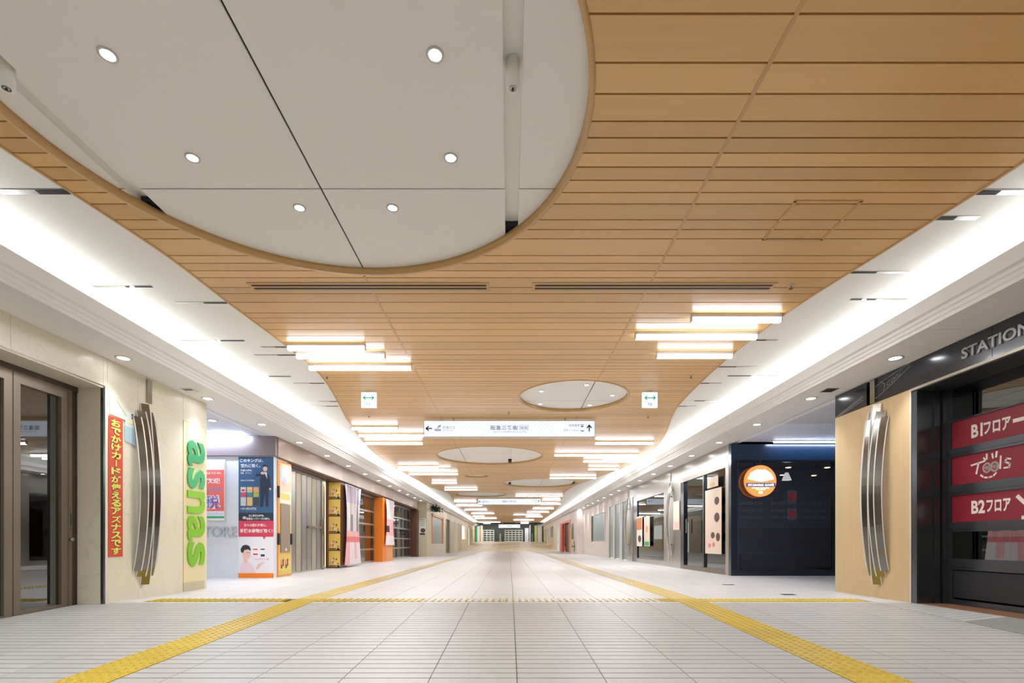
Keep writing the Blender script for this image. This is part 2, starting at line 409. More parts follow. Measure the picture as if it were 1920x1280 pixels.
CIR = [(-.497 * H, 1.2 * H, .678 * H), (1.14 * k26, 9.05 * k26, .95 * k26), (-.59 * k26, 15.2 * k26, 1.57 * k26), (-1.28 * k26, 19.65 * k26, .45 * k26),
       (1.35 * k26, 22.0 * k26, 1.6 * k26), (-1.56 * k26, 27.1 * k26, 1.4 * k26), (.3, -2.6, 1.6)]
XJ = .543 * H; TW = .032
def strip(mb, fa, fb, y0, y1, z0, z1, m, tint, n):
    """solid strip between x=fa(y) and x=fb(y)"""
    yy = [y0 + (y1 - y0) * i / n for i in range(n + 1)]
    for a, b in zip(yy[:-1], yy[1:]):
        p = [(fa(a), a), (fb(a), a), (fb(b), b), (fa(b), b)]
        if p[1][0] - p[0][0] < .004 and p[2][0] - p[3][0] < .004: continue
        p[1] = (max(p[1][0], p[0][0]), a); p[2] = (max(p[2][0], p[3][0]), b)
        vs = [(x, y_, z0) for x, y_ in p] + [(x, y_, z1) for x, y_ in p]
        fs = [(3, 2, 1, 0), (4, 5, 6, 7)]
        if a == y0: fs.append((0, 1, 5, 4))
        if b == y1: fs.append((2, 3, 7, 6))
        fs += [(1, 2, 6, 5), (3, 0, 4, 7)]
        mb.add(vs, fs, m, tint)
def row_parts(mb, y0, y1, lo, hi, z0, z1, m, tint):
    """lo, hi functions of y; cut by circles"""
    cs = [c for c in CIR if c[1] - c[2] - TW < y1 and c[1] + c[2] + TW > y0]
    n = 2
    if not cs: strip(mb, lo, hi, y0, y1, z0, z1, m, tint, n); return
    cx, cy, R = cs[0]; R += TW; n = 5
    wf = lambda y: math.sqrt(max(0, R * R - (y - cy) ** 2))
    strip(mb, lo, lambda y: min(hi(y), cx - wf(y)) if wf(y) > 0 else min(hi(y), cx), y0, y1, z0, z1, m, tint, n)
    strip(mb, lambda y: max(lo(y), cx + wf(y)) if wf(y) > 0 else max(lo(y), cx), hi, y0, y1, z0, z1, m, tint, n)
wood_o = empty('ceiling', kind='structure', loc=(0, 0, 0))
cols = [(lambda y: -ev(eL, y), lambda y: -XJ - .012), (lambda y: -XJ + .012, lambda y: XJ - .012), (lambda y: XJ + .012, lambda y: ev(eR, y))]
stuff_near = MB(); stuff_far = MB(); back = MB()
GAP = .006
for r, (a, b) in enumerate(rows):
    t = random.random()
    if random.random() < .18: t = 1.25
    indiv = 2.0 < a < 6.3
    for c, (lo, hi) in enumerate(cols):
        mb = MB() if indiv else (stuff_near if a < 3 else stuff_far)
        n0 = len(mb.f)
        row_parts(mb, a + GAP, b - GAP, lo, hi, ZC, ZC + .03, WOOD, t + random.uniform(-.12, .12))
        if indiv and len(mb.f) > n0: mb.build('ceiling_board', wood_o)
    row_parts(back, a, b, lambda y: -ev(eL, y) + .01, lambda y: ev(eR, y) - .01, ZC + .03, ZC + .036, WOODD, .5)
tag(stuff_near.build('ceiling_boards_overhead', wood_o), kind='stuff'); tag(stuff_far.build('far_ceiling_boards', wood_o), kind='stuff')
back.build('backing_board', wood_o)
for X in (-XJ, XJ):
    mb = MB(); y = -6.
    while y < 58:
        cut = any((X - cx) ** 2 + (y + .03 - cy) ** 2 < (R + TW) ** 2 for cx, cy, R in CIR)
        if not cut: mb.box(X - .0115, X + .0115, y, y + .0601, ZC - .0015, ZC + .017, TRIMW)
        y += .06
    mb.build('joint_strip', wood_o)
for cx, cy, R in CIR:
    mb = MB(); mb.ring(cx, cy, R, R + TW, ZC - .006, ZC + .055, TRIMW, 96); mb.build('ring_trim', wood_o, True)
for tb, s in ((eL, -1), (eR, 1)):
    mb = MB(); y = -6.
    while y < 59.9:
        y2 = min(y + (.12 if y < 20 else .4), 60); xa, xb = s * ev(tb, y), s * ev(tb, y2)
        q = [(xa, y), (xa + s * .02, y), (xb + s * .02, y2), (xb, y2)]
        if s < 0: q = q[::-1]
        vs = [(p[0], p[1], ZC - .006) for p in q] + [(p[0], p[1], ZC + .055) for p in q]
        mb.add(vs, [(3, 2, 1, 0), (4, 5, 6, 7), (0, 1, 5, 4), (1, 2, 6, 5), (2, 3, 7, 6), (3, 0, 4, 7)], TRIMW); y = y2
    mb.build('edge_trim', wood_o)
# white panels above
ZW = ZC + .05
colw = [(-4.6, -2.665), (-2.555, -XJ - .0065), (-XJ + .0065, -.032), (.068, XJ - .0065), (XJ + .0065, 2.555), (2.665, 4.6)]
rw = [-6.0]; y = 3.505 - 5.21
while y < 60: 
    if y > -6: rw.append(y)
    y += 5.21
rw.append(60.5)
for a, b in colw:
    for y0, y1 in zip(rw[:-1], rw[1:]): MB().box(a, b, y0 + .0065, y1 - .0065, ZW, ZW + .012, WHITE).build('ceiling_panel', wood_o)
for a, b in ((-2.665, -2.555), (-.032, .068), (2.555, 2.665)):
    mb = MB(); mb.box(a - .01, a, -6, 60.5, ZW + .0125, ZW + .06, WHITE); mb.box(b, b + .01, -6, 60.5, ZW + .0125, ZW + .06, WHITE); mb.box(a - .01, b + .01, -6, 60.5, ZW + .06, ZW + .07, WHITE)
    mb.build('recessed_channel', wood_o)
MB().box(-9.5, 9.5, -6, 61, ZW + .09, ZW + .3, JOINT).build('upper_slab', wood_o)
for s in (-1, 1):
    MB().box(min(s * 4.6, s * 4.55), max(s * 4.6, s * 4.55), -6, 60.5, 2.65, ZW + .07, WHITE).build('cove_back', wood_o)
# black ends of the channels at the big circle's far rim
for ci, X in ((0, .018), (0, -2.61), (2, .018), (4, .018), (4, 2.61)):
    cx, cy, R = CIR[ci]
    if abs(X - cx) >= R: continue
    yy = cy + math.sqrt(R * R - (X - cx) ** 2)
    MB().box(X - .05, X + .05, yy - (.02 if ci == 0 else .3), yy + .1, ZW + (.02 if ci == 0 else .001), ZW + .055, BLACK).build('channel_end', wood_o)
# soffits, fascia mouldings, cove lamps
SB = 2.65
JY = [4.74 + 1.51 * k for k in range(-7, 38)]
for s, nm in ((-1, 'left'), (1, 'right')):
    so = empty('trim_1' if s < 0 else 'trim_2', kind='structure')
    jj = [-6.] + [j for j in JY if -6 < j < 60] + [60.5]
    xa, xb = sorted((s * 3.9, s * 4.46))
    for a, b in zip(jj[:-1], jj[1:]): MB().box(xa, xb, a + .0025, b - .0025, SB, SB + .018, COVEW).build('soffit_panel', so)
    MB().box(min(s * 3.9, s * 4.6), max(s * 3.9, s * 4.6), -6, 60.5, SB + .02, SB + .04, WHITE).build('soffit_backing', so)
    # stepped cornice profile (x from wall side, z)
    prof = [(3.90, SB - .004), (3.875, SB - .004), (3.875, SB + .028), (3.858, SB + .034), (3.85, SB + .062), (3.833, SB + .068), (3.825, SB + .094), (3.79, SB + .104), (3.745, SB + .20), (3.765, SB + .205), (3.81, SB + .11), (3.90, SB + .06)]
    n = len(prof); mb = MB(); vs = []
    for yy in (-6, 60.5): vs += [(s * p[0], yy, p[1]) for p in prof]
    fs = [(i, (i + 1) % n, n + (i + 1) % n, n + i) for i in range(n)]
    mb.add(vs, fs if s > 0 else [f[::-1] for f in fs], COVEW); mb.build('cornice', so)
    mb = MB(); mb.box(min(s * 3.88, s * 3.94), max(s * 3.88, s * 3.94), -6, 60, SB + .165, SB + .185, LAMPC); mb.build('cove_lamp', so)

# ================================================================== ceiling fittings
def downlight(name, x, y, z, r, label, cat, group):
    root = empty(name, (x, y, z), label, cat, group)
    mb = MB(); mb.ring(x, y, r * .72, r, z - .006, z + .01, RIMW, 20); part(mb, 'rim', root, True)
    mb = MB(); mb.disc(x, y, r * .72, r * .72, z - .001, z + .004, LAMPD if r < .07 else LAMPD2, 16); part(mb, 'lamp', root)
    if r > .03:
        li = bpy.data.lights.new('lamp_beam', 'SPOT'); li.energy = BEAM_S if r > .07 else BEAM_C; li.color = (.96, .97, 1); li.spot_size = math.radians(104); li.spot_blend = 1.0; li.shadow_soft_size = r * .6
        lo = bpy.data.objects.new('lamp_beam', li); C.objects.link(lo); lo.parent = root; lo.location = (0, 0, -.02)
        if r > .07: lo.rotation_euler = (0, math.copysign(.22, x), 0)
    return root
LAMPD2 = mat('lamp_soffit', (246, 247, 255), .4, emit=SOFF)
proto = None
for s, nm in ((-1, 'left'), (1, 'right')):
    for k in range(-5, 35):
        y = 5.475 + 1.53 * k
        if y < 4.4 and k < -3 or y > 57: continue
        lab = ('round recessed downlight in the %s soffit, %s from the camera' % (nm, nth(k))) if k >= 0 else None
        if k < 0 and y < 3: lab = None
        lab = lab or 'round recessed downlight in the %s soffit near the viewpoint, %s back' % (nm, nth(-k - 1))
        g = 'downlights in the %s soffit' % nm
        if proto is None: proto = downlight('soffit_downlight', s * 4.17, y, SB, .08, lab, 'downlight', g)
        else:
            c = copy_tree(proto); c.location = (s * 4.17, y, SB); tag(c, lab, None, g)
            for ch in c.children:
                if ch.type == 'LIGHT': ch.rotation_euler = (0, s * .22, 0)
def circ_lights(ci, R8, r, names, angs):
    cx, cy, R = CIR[ci]
    for i, a in enumerate(angs):
        downlight('ceiling_downlight', cx + R8 * math.cos(a), cy + R8 * math.sin(a), ZW, r, names[i], 'downlight', 'downlights in the round ceiling recesses')
A8 = [PI / 8 + i * PI / 4 for i in range(8)]
nm8 = ['right-hand mid-row downlight in the big round recess, beside the dark joint', 'far right downlight of the big round ceiling recess', 'far left downlight of the big round ceiling recess, by the cross joint', 'left mid-row downlight in the big round recess',
       'near left downlight at the top left of the big round recess', 'nearest left inner downlight of the big round recess, above the frame', 'nearest right inner downlight of the big round recess, above the frame', 'near right downlight at the top of the big round recess']
circ_lights(0, .37 * H, .045, nm8, A8)
for u, v, q in ((1015, 733, 'far left'), (1100, 721, 'farthest'), (1013, 757, 'near left'), (1148, 741, 'right-hand'), (1106, 759, 'nearest')):
    Y = F * (ZW - EYE) / (V0 - v); downlight('ceiling_downlight', (u - U0) / F * Y, Y, ZW, .045, q + ' small downlight of the second round recess', 'downlight', 'downlights in the round ceiling recesses')
# light bars  (u0,u1,v)
ZB = H - .06
barsL = [(540, 684, 653), (557, 721, 668.5), (580, 771, 690.5), (660, 746, 803.5), (673, 795, 817), (684, 792, 831.5), (746, 822, 875.5), (745, 845, 880.5), (767, 858.5, 888.7), (810, 856.5, 905.4), (834, 895, 917.8), (851.5, 893, 940), (854, 904, 948), (871, 913, 956), (884, 926.6, 962.6), (886, 908, 968), (890, 931, 971.5), (898, 938, 979)]
barsR = [(1297, 1463, 600), (1192, 1418, 632), (1232, 1372, 668), (1116, 1225, 831), (1040, 1197, 853.5), (1130, 1197, 859), (1094, 1188, 865), (1103, 1160, 879.7), (1031, 1117.5, 896), (967, 1055, 929.7), (1017, 1051, 937), (979, 1051, 945), (999, 1038, 953.5), (988, 1029, 960), (963, 1013, 965), (986, 1017, 968.5), (963, 1001, 974.5)]
def lightbar(x0, x1, y, wd, label, group):
    z = EYE + ZB; root = empty('light_bar', ((x0 + x1) / 2, y, z), label, 'light bar', group)
    mb = MB(); mb.box(x0, x1, y - wd / 2, y + wd / 2, z - .022, z + .022, LAMPW); part(mb, 'diffuser', root)
    li = bpy.data.lights.new('lamp_glow', 'AREA'); li.shape = 'RECTANGLE'; li.size = x1 - x0; li.size_y = wd; li.energy = PI * (x1 - x0) * wd * BARL; li.color = (.93, .96, 1)
    lo = bpy.data.objects.new('lamp_glow', li); C.objects.link(lo); lo.parent = root; lo.location = (0, 0, -.026)
    mb = MB(); mb.box(x0, x1, y - wd / 2 + .004, y + wd / 2 - .004, z + .022, z + .06, RIMW); part(mb, 'housing', root)
    mb = MB(); mb.box(x0 - .012, x0, y - wd / 2, y + wd / 2, z - .022, z + .05, RIMW); mb.box(x1, x1 + .012, y - wd / 2, y + wd / 2, z - .022, z + .05, RIMW); part(mb, 'end_cap', root)
for bars, nm in ((barsL, 'left'), (barsR, 'right')):
    for i, (u0, u1, v) in enumerate(bars):
        Y = F * ZB / (V0 - v); lightbar((u0 - U0) / F * Y, (u1 - U0) / F * Y, Y, .045, 'glowing white light bar under the timber ceiling, %s side, %s from the camera' % (nm, nth(i)), 'light bars on the %s side' % nm)
for i, (a, b, y) in enumerate(((-2.9, -1.6, -1.2), (1.4, 2.9, -1.4), (-2.6, -1.2, -3.4), (1.6, 2.9, -3.8), (1.8, 2.9, .3), (-3, -2.1, .2), (-1, 1, -4.6), (-2.9, -1.5, .9), (1.5, 2.9, 1.0))):  # unseen bars added to brighten the near floor and ceiling
    lightbar(a, b, y, .045, 'glowing white light bar added unseen behind the viewpoint, %s of the set' % nth(i), 'added light bars behind the viewpoint')
# linear diffusers
for (x0, x1, nm) in ((-2.395, -.215, 'left'), (.24, 2.445, 'right')):
    root = empty('air_diffuser', ((x0 + x1) / 2, 4.74, ZC), 'long twin-slot air diffuser in the timber ceiling, %s of centre' % nm, 'air diffuser', 'slot diffusers')
    mb = MB(); mb.box(x0 - .03, x1 + .03, 4.665, 4.815, ZC - .006, ZC - .0005, TRIMW); part(mb, 'frame', root)
    for yy in (4.71, 4.765): part(MB().box(x0, x1, yy - .012, yy + .012, ZC - .009, ZC - .0055, BLACK), 'slot', root)
# hatch
root = empty('ceiling_hatch', (2.235, 3.78, ZC), 'square timber access hatch with raised rim in the right of the timber ceiling', 'hatch')
for (a, b, c, d) in ((2.0, 2.02, 3.55, 4.01), (2.46, 2.48, 3.55, 4.01), (2.0, 2.48, 3.545, 3.563), (2.0, 2.48, 3.997, 4.015)):
    part(MB().box(a, b, c, d, ZC - .005, ZC + .001, TRIMW), 'rim', root)
# sprinklers / detectors
for (u, v, lab) in ((1483, 535, 'clear glass sprinkler head in the timber ceiling right of the diffuser'), (613, 705, 'small sprinkler head beside the left light bars'), (1296, 704, 'small sprinkler head beside the right light bars'), (954, 773, 'small sprinkler head above the long hanging sign'), (692, 779, 'small sprinkler head below the left exit sign'), (1215, 780, 'small sprinkler head below the right exit sign')):
    Y = F * H / (V0 - v); X = (u - U0) / F * Y; root = empty('sprinkler', (X, Y, ZC), lab, 'sprinkler', 'sprinkler heads')
    part(MB().disc(X, Y, .03, .03, ZC - .006, ZC - .0005, RIMW, 14), 'escutcheon', root)
    part(MB().disc(X, Y, .011, .011, ZC - .03, ZC - .006, STEEL, 8).disc(X, Y, .018, .018, ZC - .033, ZC - .03, STEEL, 10), 'head', root)
for X, lab in ((.018, 'white cylindrical camera hanging in the central ceiling channel'), (-2.61, 'white cylindrical camera hanging in the left ceiling channel')):
    root = empty('camera_cylinder', (X, 2.63, ZW), lab, 'ceiling camera', 'cylindrical fittings in the channels')
    part(MB().disc(X, 2.63, .036, .036, ZW - .09, ZW + .055, WHITE, 24), 'housing', root, True)
    part(MB().ring(X, 2.63, .014, .02, ZW - .093, ZW - .0895, STEEL, 16).disc(X, 2.63, .006, .006, ZW - .1, ZW - .09, INK, 10), 'lens', root)
# mirror-like slots in the white cove
slots = [('l', 0, 128, 359, 5), ('l', 175, 285, 536.5, 248), ('l', 330, 425, 567, 0), ('l', 340, 458, 638, 410), ('l', 490, 537, 650, 0), ('l', 477, 556, 665, 0), ('l', 445, 545, 705, 501), ('l', 550, 608, 718, 0), ('l', 598, 634, 752, 0), ('l', 583, 634, 761, 0),
         ('r', 1833, 1920, 360, 1912), ('r', 1757, 1833, 408, 0), ('r', 1595, 1703, 510, 0), ('r', 1595, 1700, 560.5, 1620), ('r', 1418, 1458, 637, 0), ('r', 1347, 1420, 687, 0), ('r', 1365, 1460, 704, 1415), ('r', 1310, 1352, 718, 0), ('r', 1302, 1345, 751, 0), ('r', 1272, 1305, 761, 0)]
cnt = {'l': 0, 'r': 0}
for side, u0, u1, v, lu in slots:
    Y = F * (ZW - EYE) / (V0 - v); x0 = (u0 - U0) / F * Y; x1 = (u1 - U0) / F * Y; wd = {True: .05, False: .035}[v < 420]
    lim = 4.1
    x0 = max(x0, -lim); x1 = min(x1, lim)
    nm = 'left' if side == 'l' else 'right'
    root = empty('cove_slot', ((x0 + x1) / 2, Y, ZW), 'slim mirror-finished slot fitting in the white cove, %s side, %s from the camera' % (nm, nth(cnt[side])), 'slot fitting', 'cove slots on the %s side' % nm); cnt[side] += 1
    part(MB().box(x0, x1, Y - wd / 2, Y + wd / 2, ZW - .004, ZW - .0005, STEELL), 'plate', root)
    xm0, xm1 = (x0 + (x1 - x0) * .55, x1) if side == 'l' else (x0, x0 + (x1 - x0) * .45)
    part(MB().box(xm0, xm1, Y - wd / 2 + .005, Y + wd / 2 - .005, ZW - .006, ZW - .0035, BLACK), 'slot', root)
    if lu:
        X = max(min((lu - U0) / F * Y, lim - .02), -lim + .02); part(MB().disc(X, Y, .02, .015, ZW - .008, ZW - .004, LAMPD2, 12), 'lamp', root)

# ================================================================== hanging signs
GREYI = mat('sign_grey_print', (88, 100, 104), .5); GREYP = mat('sign_pale_print', (130, 142, 152), .5); GREENX = mat('exit_green', (20, 170, 110), .5, emit=.08)
LAMPX = mat('lamp_exit', (200, 216, 232), .4, emit=.32)
def arrow(mb, cx, cy, L, wd, ang, m, d):
    c, s = math.cos(ang), math.sin(ang); r = lambda x, y: (cx + x * c - y * s, cy + x * s + y * c)
    mb.ribbon([r(-L / 2, 0), r(L / 2 - wd * .4, 0)], wd, 0, d, m); mb.ribbon([r(L / 2 - L * .42, L * .36), r(L / 2, 0), r(L / 2 - L * .42, -L * .36)], wd, 0, d, m)
def longsign(Y, W, Hh, zt, lab, detail):
    root = empty('hanging_sign', (0, Y, zt), lab, 'sign', 'long hanging guide signs')
    part(MB().box(-W / 2, W / 2, Y, Y + .12, zt - Hh, zt, LAMPS), 'light_box', root)
    mb = MB()
    for a, b, c, d in ((-W / 2 - .012, W / 2 + .012, zt, zt + .014), (-W / 2 - .012, W / 2 + .012, zt - Hh - .01, zt - Hh), ): mb.box(a, b, Y - .004, Y + .124, c, d, RIMW)
    for a in (-W / 2 - .012, W / 2): mb.box(a, a + .012, Y - .004, Y + .124, zt - Hh, zt, RIMW)
    part(mb, 'frame', root)
    mb = MB()
    for x in (-W * .33, W * .33): mb.box(x - .015, x + .015, Y + .04, Y + .08, zt + .014, ZC, RIMW)
    part(mb, 'hanger', root)
    mb = MB(FX(Y - .001)); k = W / 3.25; S = lambda px: (px - 955) * W / 320.; Tt = lambda v: zt - (v - 789) * Hh / 29.
    for back in ((False, True) if detail else (False,)):
        if back: mb2 = MB(((0, Y + .121, 0), (-1, 0, 0), (0, 0, 1), (0, 1, 0)))
        else: mb2 = mb
        arrow(mb2, S(804), Tt(803), S(810) - S(799.5), .024, PI, GREYI, .002); arrow(mb2, S(1105), Tt(802.5), S(1111) - S(1100), .024, PI / 2, GREYI, .002)
        mb2.text('阪急三番街', S(920), S(971), Tt(806), Tt(797.5), GREYI, .002, .01)
        mb2.text('南館', S(975), S(989.5), Tt(804.5), Tt(799), GREYI, .002)
        for a, b, c, d in ((973, 991, 797, 797.4), (973, 991, 805.6, 806), (973, 973.4, 797, 806), (990.6, 991, 797, 806)): mb2.rect(S(a), S(b), Tt(d), Tt(c), GREYP)
        mb2.text('HANKYU SANBAN-GAI South Bldg.', S(925), S(988), Tt(811), Tt(808.3), GREYP, .002)
        mb2.text('空港バス', S(830), S(853), Tt(804.5), Tt(798.5), GREYP, .002); mb2.text('Airport Bus', S(830), S(850), Tt(808), Tt(805.8), GREYP, .002)
        mb2.text('阪急電車', S(1067), S(1087), Tt(799.5), Tt(795), GREYP, .002); mb2.text('阪急バス Buses', S(1057), S(1086), Tt(808), Tt(804.3), GREYP, .002)
        mb2.rect(S(815), S(826.5), Tt(807.5), Tt(804), GREYI); mb2.rect(S(816), S(826), Tt(806.2), Tt(805.2), LAMPS, .003)
        mb2.ribbon([(S(820), Tt(802)), (S(826), Tt(797))], .014, 0, .002, GREYI); mb2.ribbon([(S(822), Tt(797.5)), (S(825.5), Tt(801))], .01, 0, .002, GREYI)
        mb2.rect(S(1089.5), S(1094), Tt(800.5), Tt(795), GREYI); mb2.rect(S(1090.3), S(1093.2), Tt(798), Tt(796), LAMPS, .003); mb2.rect(S(1088.5), S(1095), Tt(808.3), Tt(806.6), GREYI)
        for a in (863, 1001):
            for i in range(11):
                for j in range(7):
                    if (i + j) % 2 == 0: x = S(a + i * 4 + .5); z = Tt(790.5 + j * 4.2); mb2.prism([(x - .005, z), (x, z - .005), (x + .005, z), (x, z + .005)], 0, .002, GREYP)
        part(mb2, 'lettering', root)
longsign(9.66, 3.25, .295, EYE + 229 / 950 * 9.66, 'long white illuminated guide sign with arrows and Japanese lettering, the nearest one', True)
longsign(26.8, 3.3, .295, EYE + 83 / 950 * 26.8, 'long white illuminated guide sign hanging halfway down the corridor', False)
longsign(46.0, 1.95, .3, EYE + 35 / 950 * 46, 'small far white hanging sign before the shuttered end wall', False)
def exitsign(X, Y, lab):
    s = .235; zt = ZC - .03; root = empty('exit_sign', (X, Y, zt), lab, 'exit sign', 'square exit signs')
    part(MB().box(X - s / 2, X + s / 2, Y, Y + .05, zt - s, zt, LAMPX), 'light_box', root)
    part(MB().box(X - .04, X + .04, Y + .01, Y + .04, zt, ZC, RIMW), 'bracket', root)
    for fr in (((X, Y - .001, 0), (1, 0, 0), (0, 0, 1), (0, -1, 0)), ((X, Y + .051, 0), (-1, 0, 0), (0, 0, 1), (0, 1, 0))):
        mb = MB(fr); k = s / 28
        arrow(mb, -5.2 * k, zt - 10.5 * k, 9 * k, 1.5 * k, PI, GREENX, .002); arrow(mb, 5.2 * k, zt - 10.5 * k, 9 * k, 1.5 * k, 0, GREENX, .002)
        mb.text('梅田', -4 * k, 3.5 * k, zt - 26 * k, zt - 19 * k, GREYP if fr[3][1] < 0 else GREYI, .002, .01)
        part(mb, 'arrows', root)
exitsign(-264 / 950 * 7.96, 7.96, 'square white exit sign with green arrows, left of the corridor'); exitsign(264 / 950 * 7.96, 7.96, 'square white exit sign with green arrows, right of the corridor')

# ================================================================== shell far out
MB().box(-9.5, 9.5, -6.2, -6, -.8, 3.4, CREAMD).build('wall_back')['kind'] = 'structure'
for s in (-1, 1): MB().box(min(s * 9.5, s * 9.7), max(s * 9.5, s * 9.7), -6, 61, -.8, 3.4, CREAMD).build('wall_outer_left' if s < 0 else 'wall_outer_right')['kind'] = 'structure'

# ================================================================== LEFT WALL: marble, door
wl = empty('wall_left', (-XW, 5.5, 0), kind='structure')
def panel(mbfr, s0, s1, t0, t1, d, m, name, root, th=.03):
    return part(MB(mbfr).box(s0 + .0015, s1 - .0015, t0, t1, d - th, d, m), name, root)
L0 = FL(-4.36)
for a, b in ((-6, -3.2), (-3.2, -1.2), (-1.2, .9), (.9, 2.65), (2.65, 4.43), (4.43, 5.44)): panel(L0, a, b, 2.345, 2.65, 0, MARBLE, 'marble_panel', wl)
for a, b in ((5.50, 5.95), (5.95, 6.77)): panel(L0, a, b, rz(a) - .02, 2.65, 0, MARBLE, 'marble_panel', wl)
panel(L0, 6.77, 7.30, 2.3, 2.65, 0, MARBLE, 'marble_panel', wl)
panel(L0, 5.44, 5.50, 2.33, 2.65, 0, MARBLE, 'marble_panel', wl)
part(MB(L0).box(5.44, 5.465, -.1, 2.34, -.03, .002, STEELD), 'corner_strip', wl); part(MB(L0).box(5.465, 5.50, -.1, 2.33, -.03, .001, CREAM), 'corner_strip', wl)
part(MB(L0).box(0.5, 5.465, 2.33, 2.345, -.29, .003, BRONZE), 'head_trim', wl)
part(MB().box(-4.64, -4.39, 5.44, 5.455, -.1, 2.33, MARBLE), 'jamb_panel', wl); part(MB().box(-4.64, -4.36, .5, 5.44, 2.318, 2.33, MARBLE), 'head_soffit', wl)
part(MB(L0).box(7.24, 7.30, 0, 2.3, -.03, .0, CREAM), 'corner_post', wl)
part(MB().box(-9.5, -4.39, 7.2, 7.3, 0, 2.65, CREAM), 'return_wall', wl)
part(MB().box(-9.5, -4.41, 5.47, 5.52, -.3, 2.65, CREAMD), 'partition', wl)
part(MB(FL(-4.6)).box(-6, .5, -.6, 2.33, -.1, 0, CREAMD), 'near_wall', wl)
# asnas panel
root = empty('vertical_sign', (-4.36, 7.0, 0), 'tall cream sign panel with green lettering turned sideways, at the wall end', 'sign')
part(MB(FL(-4.36)).box(6.775, 7.24, .12, 2.295, -.02, .004, mat('sign_cream', (228, 214, 166), .35)), 'panel', root)
part(MB(FL(-4.36)).box(6.775, 7.24, 0, .12, -.02, .004, CREAMD), 'base', root)
tops = [2.06, 1.68, 1.37, 1.03, .665]; bots = [1.71, 1.40, 1.06, .69, .33]
for ch, a, b, c in zip('asnas', tops, bots, ((22, 150, 92), (70, 172, 110), (134, 196, 44), (128, 192, 40), (124, 190, 40))):
    mb = MB(FL(-4.36)); mb.raised(ch, 6.84, 7.225, b, a, mat('letter_%d' % c[0], c, .35), .004, .024, .018, 1) 
    part(mb, 'letter', root)
# door 1
d1 = empty('door_1', (-4.63, 4, 0), kind='structure'); LD = FL(-4.63)
part(MB(LD).box(.5, 5.443, 2.262, 2.318, -.06, .0, BRONZD), 'head_frame', d1)
part(MB(LD).box(5.318, 5.36, -.08, 2.262, -.06, .005, BRONZE), 'jamb_frame', d1); part(MB(LD).box(5.36, 5.443, -.08, 2.262, -.06, -.015, BRONZD), 'jamb_frame', d1)
for i, (a, b) in enumerate(((4.73, 5.318), (3.98, 4.722), (3.2, 3.97), (2.4, 3.19), (1.5, 2.39), (.5, 1.49))):
    lf = part(MB(LD).box(a, a + .07, -.2, 2.262, -.03, 0, BRONZE).box(b - .08, b, -.2, 2.262, -.03, 0, BRONZE).box(a + .07, b - .08, 2.16, 2.262, -.03, 0, BRONZE).box(a + .07, b - .08, -.2, .015 if i == 0 else -.02, -.03, 0, BRONZE), 'leaf_frame', d1)
    sub(MB(LD).box(a + .06, b - .05, -.1, 2.16, -.036, -.03, GLD), 'pane', lf)
    sub(MB(LD).box(a - .006, a, -.15, 2.262, -.05, -.004, BLACK), 'gasket', lf)
part(MB(LD).box(5.335, 5.35, .78, 1.02, .004, .012, STEEL).box(5.339, 5.346, .84, .96, .012, .013, BLACK), 'pull_plate', d1)
part(MB(((-4.63, 5.34, .69), (0, 1, 0), (0, 0, 1), (1, 0, 0))).disc(0, 0, .02, .02, .004, .035, STEEL, 14), 'knob', d1, True)
# inside: back wall and a wire rack, blind
MB().box(-6.9, -6.8, -2, 5.47, -.3, 2.65, DARK).build('wall_inner_left')['kind'] = 'structure'
o = MB(FL(-4.78)).box(5.17, 5.45, 1.2, 2.25, -.01, 0, mat('blind', (205, 195, 170), .7)).build('window_blind'); tag(o, 'beige roller blind behind the left glass door', 'blind')
mb = MB(); wm = mat('wire_white', (200, 200, 196), .4)
for x in (-4.95, -5.2):
    for y in (4.62, 4.85, 5.05): mb.tube([(x, y, 0), (x, y, 1.0 + (y - 4.6) * .5)], .005, wm)
for z in (.15, .38, .62, .85): mb.tube([(-4.95, 4.55, z), (-4.95, 5.1, z), (-5.2, 5.1, z), (-5.2, 4.55, z), (-4.95, 4.55, z)], .005, wm)
for z in (.15, .38, .62):
    for k in range(6): mb.tube([(-4.95, 4.58 + k * .1, z), (-5.2, 4.58 + k * .1, z)], .003, wm)
tag(mb.build('wire_rack'), 'white wire display rack behind the left glass door', 'rack')
# red vertical banner
root = empty('vertical_banner', (-4.36, 5.6, .5), 'narrow red vertical banner with yellow Japanese lettering on the marble wall', 'banner')
RB = mat('banner_red', (216, 72, 50), .35)
part(MB(FL(-4.355)).box(5.505, 5.705, .50, 2.04, 0, .003, RB), 'sheet', root)
mb = MB(FL(-4.355)); s_ = 'おでかけカードが使えるアズナスです'; n = len(s_)
YI = mat('banner_yellow', (226, 220, 100), .4)
for i, ch in enumerate(s_):
    t1 = 2.015 - i * 1.5 / n; t0 = t1 - 1.5 / n + .008
    if ch == 'ー':
        mb.rect(5.592, 5.622, t0, t1, INK, .0045); mb.rect(5.597, 5.617, t0 + .004, t1 - .004, YI, .006); continue
    mb.text(ch, 5.528, 5.682, t0 - .003, t1 + .003, INK, .0045, .085); mb.text(ch, 5.533, 5.677, t0, t1, YI, .006, .04)
part(mb, 'lettering', root)
